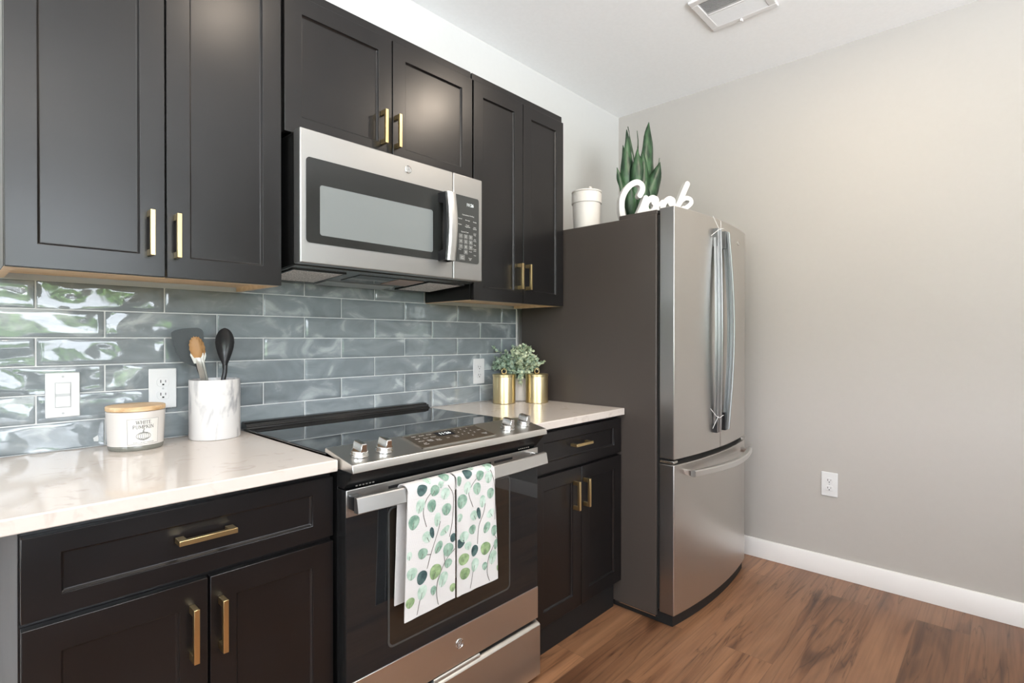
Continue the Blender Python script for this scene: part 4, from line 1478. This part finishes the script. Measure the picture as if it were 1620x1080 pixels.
# serif capitals as strokes: thick stems (T), hairlines (t); unit box 0..1 high
GL = {
    'W': (1.15, [('T', (.10, 1), (.34, 0)), ('t', (.34, 0), (.56, .85)), ('T', (.56, .95), (.80, 0)), ('t', (.80, 0), (1.04, 1)), ('s', .10, 1), ('s', .56, 1), ('s', 1.04, 1)]),
    'H': (.86, [('T', (.16, 0), (.16, 1)), ('T', (.70, 0), (.70, 1)), ('t', (.16, .52), (.70, .52)), ('s', .16, 0), ('s', .16, 1), ('s', .70, 0), ('s', .70, 1)]),
    'I': (.40, [('T', (.20, 0), (.20, 1)), ('s', .20, 0), ('s', .20, 1)]),
    'T': (.80, [('T', (.40, 0), (.40, 1)), ('t', (.06, .97), (.74, .97)), ('t', (.07, .97), (.05, .74)), ('t', (.73, .97), (.75, .74)), ('s', .40, 0)]),
    'E': (.72, [('T', (.18, 0), (.18, 1)), ('t', (.18, .97), (.62, .97)), ('t', (.18, .52), (.50, .52)), ('t', (.18, .03), (.66, .03)), ('t', (.61, .97), (.63, .78)), ('t', (.65, .03), (.68, .24)), ('s', .18, 0), ('s', .18, 1)]),
    'P': (.70, [('T', (.18, 0), (.18, 1)), ('c', [(.18, .97), (.44, .96), (.60, .84), (.60, .66), (.44, .52), (.18, .50)]), ('s', .18, 0), ('s', .18, 1)]),
    'U': (.84, [('c', [(.17, 1), (.17, .35), (.25, .08), (.43, .02), (.60, .09), (.68, .35), (.68, 1)]), ('s', .17, 1), ('s', .68, 1)]),
    'M': (1.05, [('t', (.16, 0), (.18, 1)), ('T', (.18, 1), (.52, .12)), ('t', (.52, .12), (.86, 1)), ('T', (.88, 1), (.90, 0)), ('s', .16, 0), ('s', .90, 0), ('s', .16, 1), ('s', .90, 1)]),
    'K': (.86, [('T', (.18, 0), (.18, 1)), ('t', (.18, .42), (.66, .98)), ('T', (.36, .60), (.76, 0)), ('s', .18, 0), ('s', .18, 1), ('s', .68, 1), ('s', .76, 0)]),
    'N': (.92, [('t', (.16, 0), (.16, 1)), ('T', (.16, 1), (.76, 0)), ('t', (.76, 0), (.76, 1)), ('s', .16, 0), ('s', .14, 1), ('s', .76, 1)]),
}


def serif(word, uc, v0, h):
    wt = sum(GL[c][0] for c in word) * h
    u = uc - wt / 2
    for c in word:
        for st in GL[c][1]:
            if st[0] in 'Tt':
                (a, b_), (c2, d) = st[1], st[2]
                add_stroke(ink, sub([(u + a * h, v0 + b_ * h), (u + c2 * h, v0 + d * h)], 3), h * (.15 if st[0] == 'T' else .075), f1)
            elif st[0] == 's':
                a, b_ = st[1], st[2]
                add_stroke(ink, [(u + (a - .13) * h, v0 + b_ * h), (u + (a + .13) * h, v0 + b_ * h)], h * .06, f1)
            else:
                cu = catmull([(p[0] * h, p[1] * h, 0) for p in st[1]], 4)
                add_stroke(ink, [(u + p.x, v0 + p.y) for p in cu], h * .11, f1)
        u += GL[c][0] * h


serif('WHITE', -.001, .0742, .0094)
serif('PUMPKIN', -.001, .0615, .0094)
add_text(ink, 'RED LEAF HOME', .0040, lambda u, v: f1(u * 1.75, .0225 + v))
# pumpkin drawing
pc, pv = -.001, .0405
for k in (-1, -.72, -.42, -.14, .14, .42, .72, 1):
    arc = [(pc + .0175 * k * math.cos(t) , pv + .0118 * math.sin(t) * (1 - .10 * abs(k))) for t in [math.pi * (-.5 + i / 14) for i in range(15)]]
    add_stroke(ink, arc, .0008, f1)
for k in range(30):
    t = -.45 + .9 * k / 29
    u = pc + .0345 * t * 1.0
    hgt = math.sqrt(max(0, 1 - (t * 2) ** 2)) * .0112
    add_stroke(ink, [(u, pv - hgt), (u + .0002, pv - hgt * .55)], .00028, f1)
    add_stroke(ink, [(u, pv + hgt), (u + .0002, pv + hgt * .6)], .00024, f1)
add_stroke(ink, [(p.x, p.y) for p in catmull([(pc - .0016, pv + .0105, 0), (pc - .001, pv + .015, 0), (pc + .0006, pv + .0185, 0), (pc + .0030, pv + .0198, 0)], 5)], .0016, f1)
add_stroke(ink, [(p.x, p.y) for p in catmull([(pc + .0016, pv + .0105, 0), (pc + .001, pv + .0145, 0), (pc + .0012, pv + .017, 0)], 5)], .0006, f1)
ink.build('label_print', 'print_dark', lbo, fixn=False, smooth=60)

# crock with utensils
KX, KY = .589, -.100
ck = MB().lathe([(.070, .0003), (.0718, .003), (.072, .180), (.0712, .1835), (.0665, .1835), (.0655, .178), (.0645, .010), (.010, .008)], (KX, KY, Z0), 64).build('utensil_crock', 'marble', None)
tag(ck, 'white marble-patterned utensil crock on the left counter', 'utensil crock')
V1 = Vector((.951, -.309, 0)); V2 = Vector((.309, .951, 0))   # across / away, seen from the room

# spoon
spn = MB()
hc_ = Vector((.619, -.098, 1.198))
rows = 40; cols = 12
vs = []
for i in range(rows + 1):
    u = i / rows
    zz_ = -.066 + .128 * u
    tb = ((0, .0070), (.11, .0085), (.2, .0135), (.36, .0205), (.5, .0250), (.63, .0272), (.75, .0262), (.86, .0215), (.93, .0160), (.975, .0095), (1, .0015))
    for (u0, w0), (u1, w1) in zip(tb[:-1], tb[1:]):
        if u0 <= u <= u1 + 1e-9:
            w = w0 + (w1 - w0) * (u - u0) / (u1 - u0)
    for k in range(cols + 1):
        s = (k / cols - .5) * 2
        bowl = .014 * (1 - s * s) * math.sin(math.pi * min(1, max(0, u))) ** .7
        vs.append(hc_ + V1 * (s * w) + V2 * bowl + Vector((0, 0, zz_)))
fs = []
for i in range(rows):
    for k in range(cols):
        q = i * (cols + 1) + k
        fs.append((q, q + 1, q + cols + 2, q + cols + 1))
spn.add(vs, fs)
spn.add([v + V2 * .003 for v in vs], [tuple(reversed(f)) for f in fs])
nq = len(vs)
rim = [i * (cols + 1) for i in range(rows + 1)] + [rows * (cols + 1) + k for k in range(1, cols + 1)] + [i * (cols + 1) + cols for i in range(rows - 1, -1, -1)] + list(range(cols - 1, 0, -1))
for a, b_ in zip(rim, rim[1:] + rim[:1]):
    spn.f.append([a, b_, nq + b_, nq + a]); spn.m.append(0)
hp = [hc_ + Vector((0, 0, -.058)) + V2 * .004, hc_ + Vector((0, 0, -.078)) + V2 * .003, Vector((.610, -.095, 1.06)), Vector((.600, -.090, .930))]
spn.tube(catmull(hp, 6), .0072, 12)
tag(spn.build('serving_spoon', 'nylon', None, smooth=50), 'black nylon serving spoon standing in the marble crock', 'spoon')

# turner (slate head)
tn = MB()
th_ = Vector((.518, -.082, 1.205))


def turner_pt(a, bb, d):
    return th_ + V1 * a + Vector((0, 0, bb)) + V2 * d


out = [((X - 360) * .000174, (370 - Y) * .0002) for X, Y in ((500, 705), (440, 690), (340, 655), (250, 600), (175, 460), (125, 290), (108, 200), (128, 160), (200, 128), (330, 106), (480, 97), (540, 105), (588, 140), (604, 200), (604, 340), (592, 520), (578, 610), (556, 690))]
oc = catmull([(a, b_, 0) for a, b_ in out], 3, True)[:-1]
n = len(oc)
cx_, cz_ = .001, .004
ins = [((p.x - cx_) * .86 + cx_, (p.y - cz_) * .86 + cz_) for p in oc]
vs = [turner_pt(p.x, p.y, 0) for p in oc] + [turner_pt(a, b_, .0) for a, b_ in ins] + [turner_pt(a, b_, .0016) for a, b_ in ins] + [turner_pt(p.x, p.y, .004) for p in oc]
fs = [(i, (i + 1) % n, n + (i + 1) % n, n + i) for i in range(n)] + [(n + i, n + (i + 1) % n, 2 * n + (i + 1) % n, 2 * n + i) for i in range(n)] + [tuple(range(2 * n, 3 * n))] + [tuple(range(3 * n, 4 * n))[::-1]] + [(i, 3 * n + i, 3 * n + (i + 1) % n, (i + 1) % n) for i in range(n)]
tn.add(vs, fs, 0)
tn.tube(catmull([turner_pt(.0285, -.045, .005), turner_pt(.0285, -.066, .004), turner_pt(.034, -.085, .004), Vector((.563, -.095, 1.080)), Vector((.590, -.090, .930))], 6), .0072, 12, 1, )
tag(tn.build('spatula', ['nylon_grey', 'nylon'], None, smooth=40), 'dark slate-grey spatula leaning left in the marble crock', 'spatula')

# tongs
tg_c = Vector((.5275, -.128, 1.196))
tg = thing('kitchen_tongs', 'steel kitchen tongs with scalloped tan tips in the marble crock', 'tongs', (.556, -.112, .93))
for s, nm in ((0, 'front'), (1, 'rear')):
    off = V2 * (.014 * s) + V1 * (.006 * s)
    tip = MB()
    oc = []
    N2 = 48
    for k in range(N2):
        t = 2 * math.pi * k / N2
        rx, ry = .0175, .036
        sc_ = 1 + .055 * math.cos(16 * t) * (1 if math.sin(t) > -.5 else 0)
        a, b_ = rx * math.cos(t) * sc_, ry * math.sin(t) * sc_
        ang = math.radians(10)
        oc.append((a * math.cos(ang) - b_ * math.sin(ang), a * math.sin(ang) + b_ * math.cos(ang)))
    vs = []
    for d, k in ((0.000, 1.0), (-.004, .72), (-.0055, .36)):
        vs += [tg_c + off + V1 * (a * k) + Vector((0, 0, b_ * k)) + V2 * d for a, b_ in oc]
    vs += [tg_c + off + V1 * a + Vector((0, 0, b_)) + V2 * .003 for a, b_ in oc]
    fs = [(i, (i + 1) % N2, N2 + (i + 1) % N2, N2 + i) for i in range(N2)] + [(N2 + i, N2 + (i + 1) % N2, 2 * N2 + (i + 1) % N2, 2 * N2 + i) for i in range(N2)]
    fs += [tuple(range(2 * N2, 3 * N2))] + [tuple(range(3 * N2, 4 * N2))[::-1]] + [(i, 3 * N2 + i, 3 * N2 + (i + 1) % N2, (i + 1) % N2) for i in range(N2)]
    tip.add(vs, fs)
    tag(tip.build('tip', 'tong_tip', tg, smooth=50), 'tan silicone tip')
    arm = MB()
    pth = catmull([tg_c + off + V1 * .003 + Vector((0, 0, -.022)) + V2 * .002, tg_c + off + V1 * .009 + Vector((0, 0, -.048)), Vector((.553, -.122, 1.075)) + off * .6, Vector((.575, -.105, .925)) + off * .2], 6)
    wd = [.016 - .006 * min(1, abs(i - 5) / 4.0) * (1 if i < 5 else 0.35) for i in range(len(pth))]
    o_ = len(arm.v)
    for p, w in zip(pth, wd):
        w = .0085
        for a, d in ((-w, .003), (-w * .9, -.002), (-w * .4, -.0035), (w * .4, -.0035), (w * .9, -.002), (w, .003)):
            arm.v.append(tuple(p + V1 * a + V2 * d))
    for i in range(len(pth) - 1):
        for k in range(6):
            k2 = (k + 1) % 6
            arm.f.append([o_ + i * 6 + k, o_ + i * 6 + k2, o_ + (i + 1) * 6 + k2, o_ + (i + 1) * 6 + k]); arm.m.append(0)
    arm.f.append([o_ + k for k in range(6)]); arm.m.append(0)
    # flared shoulders under the tip
    sh2 = [(-.0140, -.014), (-.0155, -.020), (-.0050, -.046), (.0150, -.046), (.0205, -.022), (.0185, -.012), (.0130, -.024), (-.0050, -.026)]
    n_ = len(sh2)
    fr2 = [tg_c + off + V1 * a + Vector((0, 0, z)) - V2 * .0008 for a, z in sh2]
    fl = [(0, 1, 2, 7), (2, 3, 6, 7), (3, 4, 5, 6)]
    arm.add(fr2 + [p + V2 * .0030 for p in fr2], fl + [tuple(reversed([n_ + i for i in f])) for f in fl] + [(i, (i + 1) % n_, n_ + (i + 1) % n_, n_ + i) for i in range(n_)])
    arm.build('arm', 'tong_steel', tg, smooth=40)

# ------------------------------------------------------------------ counter, right of the range


def brass_can(x, y, label, turn):
    t = thing('brass_canister', label, 'canister', (x, y, Z0))
    MB().lathe([(.0535, .0003), (.0550, .002), (.0550, .126), (.0545, .1275), (.0500, .1275)], (x, y, Z0), 56).build('body', 'brass_can', t)
    MB().lathe([(.0550, .1280), (.0562, .1285), (.0562, .1385), (.0535, .1402), (.0100, .1408)], (x, y, Z0), 56).build('lid', 'brass_can', t)
    c, s = math.cos(turn), math.sin(turn)
    ring = [(x + .012 * math.cos(a) * c, y + .012 * math.cos(a) * s, Z0 + .1530 + .012 * math.sin(a)) for a in [2 * math.pi * k / 20 for k in range(21)]]
    MB().tube(ring, .0022, 8).build('ring_handle', 'brass', t)
    return t


mbk = steel('brushed brass can', (.60, .49, .28), .33, 2)
M['brass_can'] = mbk
brass_can(1.862, -.147, 'brushed brass canister nearest the range', -.5)
brass_can(1.991, -.246, 'brushed brass canister nearest the fridge', -.4)
EX, EY = 2.000, -.128
ep = thing('potted_eucalyptus', 'pale green faux eucalyptus plant in a white pot behind the brass canisters', 'plant', (EX, EY, Z0))
MB().lathe([(.040, .0003), (.0425, .003), (.0475, .108), (.048, .1125), (.0445, .1125), (.043, .098)], (EX, EY, Z0), 40, cap=False).lathe([(.040, .0004), (.0395, .004)], (EX, EY, Z0), 40).build('pot', 'ceramic', ep)
MB().lathe([(.0432, .092), (.0425, .098), (.01, .100)], (EX, EY, Z0), 24).build('soil', 'soil', ep)
rnd = random.Random(21)
fol = MB(); stm = MB()


def eleaf(p, d, size, mi):
    d = d.normalized()
    a = d.cross(Vector((rnd.uniform(-1, 1), rnd.uniform(-1, 1), rnd.uniform(-.2, 1))))
    if a.length < .05: return
    a.normalize(); nn2 = d.cross(a)
    ring = []
    for k in range(8):
        t = 2 * math.pi * k / 8
        ring.append(p + d * (size * (.55 + .55 * math.cos(t))) + a * (size * .46 * math.sin(t)) + nn2 * (size * .10 * abs(math.sin(t))))
    fol.add([p + d * size * .5] + ring, [(0, 1 + k, 1 + (k + 1) % 8) for k in range(8)], mi)


def clampv(v):
    return Vector((min(v.x, 2.085), min(v.y, -.024), v.z))


tips = []
for k in range(64):
    off = rnd.uniform(-.140, .118)
    dep = rnd.uniform(-.05, .05)
    z = Z0 + .135 + .145 * (1 - (abs(off + .01) / .16) ** 1.6) * rnd.uniform(.45, 1.0) + rnd.uniform(-.02, .02)
    tips.append((off, dep, z))
tips += [(-.138, .0, 1.185), (-.142, .0, 1.075), (.122, -.03, 1.110), (.02, 0, 1.200), (-.005, -.075, 1.02), (.0, -.078, 1.0), (.05, 0, 1.185)]
for off, dep, z in tips:
    e = clampv(Vector((EX, EY, 0)) + RT * off + FW * dep); e.z = z
    b0 = Vector((EX, EY, Z0 + .098)) + RT * (off * .18) + FW * dep * .4
    mid = b0.lerp(e, .5) + Vector((0, 0, .03))
    if z < 1.03:
        mid = b0.lerp(e, .6) + Vector((0, 0, .055))
    pth = [clampv(p) for p in catmull([b0, mid, e], 6)]
    stm.tube(pth, .0011, 5)
    mi = 0 if off > -.03 + rnd.uniform(-.06, .06) else 1
    for i in range(3, len(pth)):
        t = (pth[i] - pth[i - 1])
        for s in range(3):
            dv = Vector((rnd.gauss(0, 1), rnd.gauss(0, 1), rnd.gauss(0.2, .8)))
            dv = (dv.normalized() + t.normalized() * .5)
            p = pth[i - 1].lerp(pth[i], rnd.random())
            sz = rnd.uniform(.010, .0175)
            if (p + dv.normalized() * sz * 1.1).x > 2.095 or (p + dv.normalized() * sz * 1.1).y > -.015: continue
            eleaf(p, dv, sz, mi if rnd.random() < .85 else 1 - mi)
fol.build('foliage', ['euca_a', 'euca_b'], ep, smooth=0, fixn=False)
stm.build('stems', 'euca_b', ep)
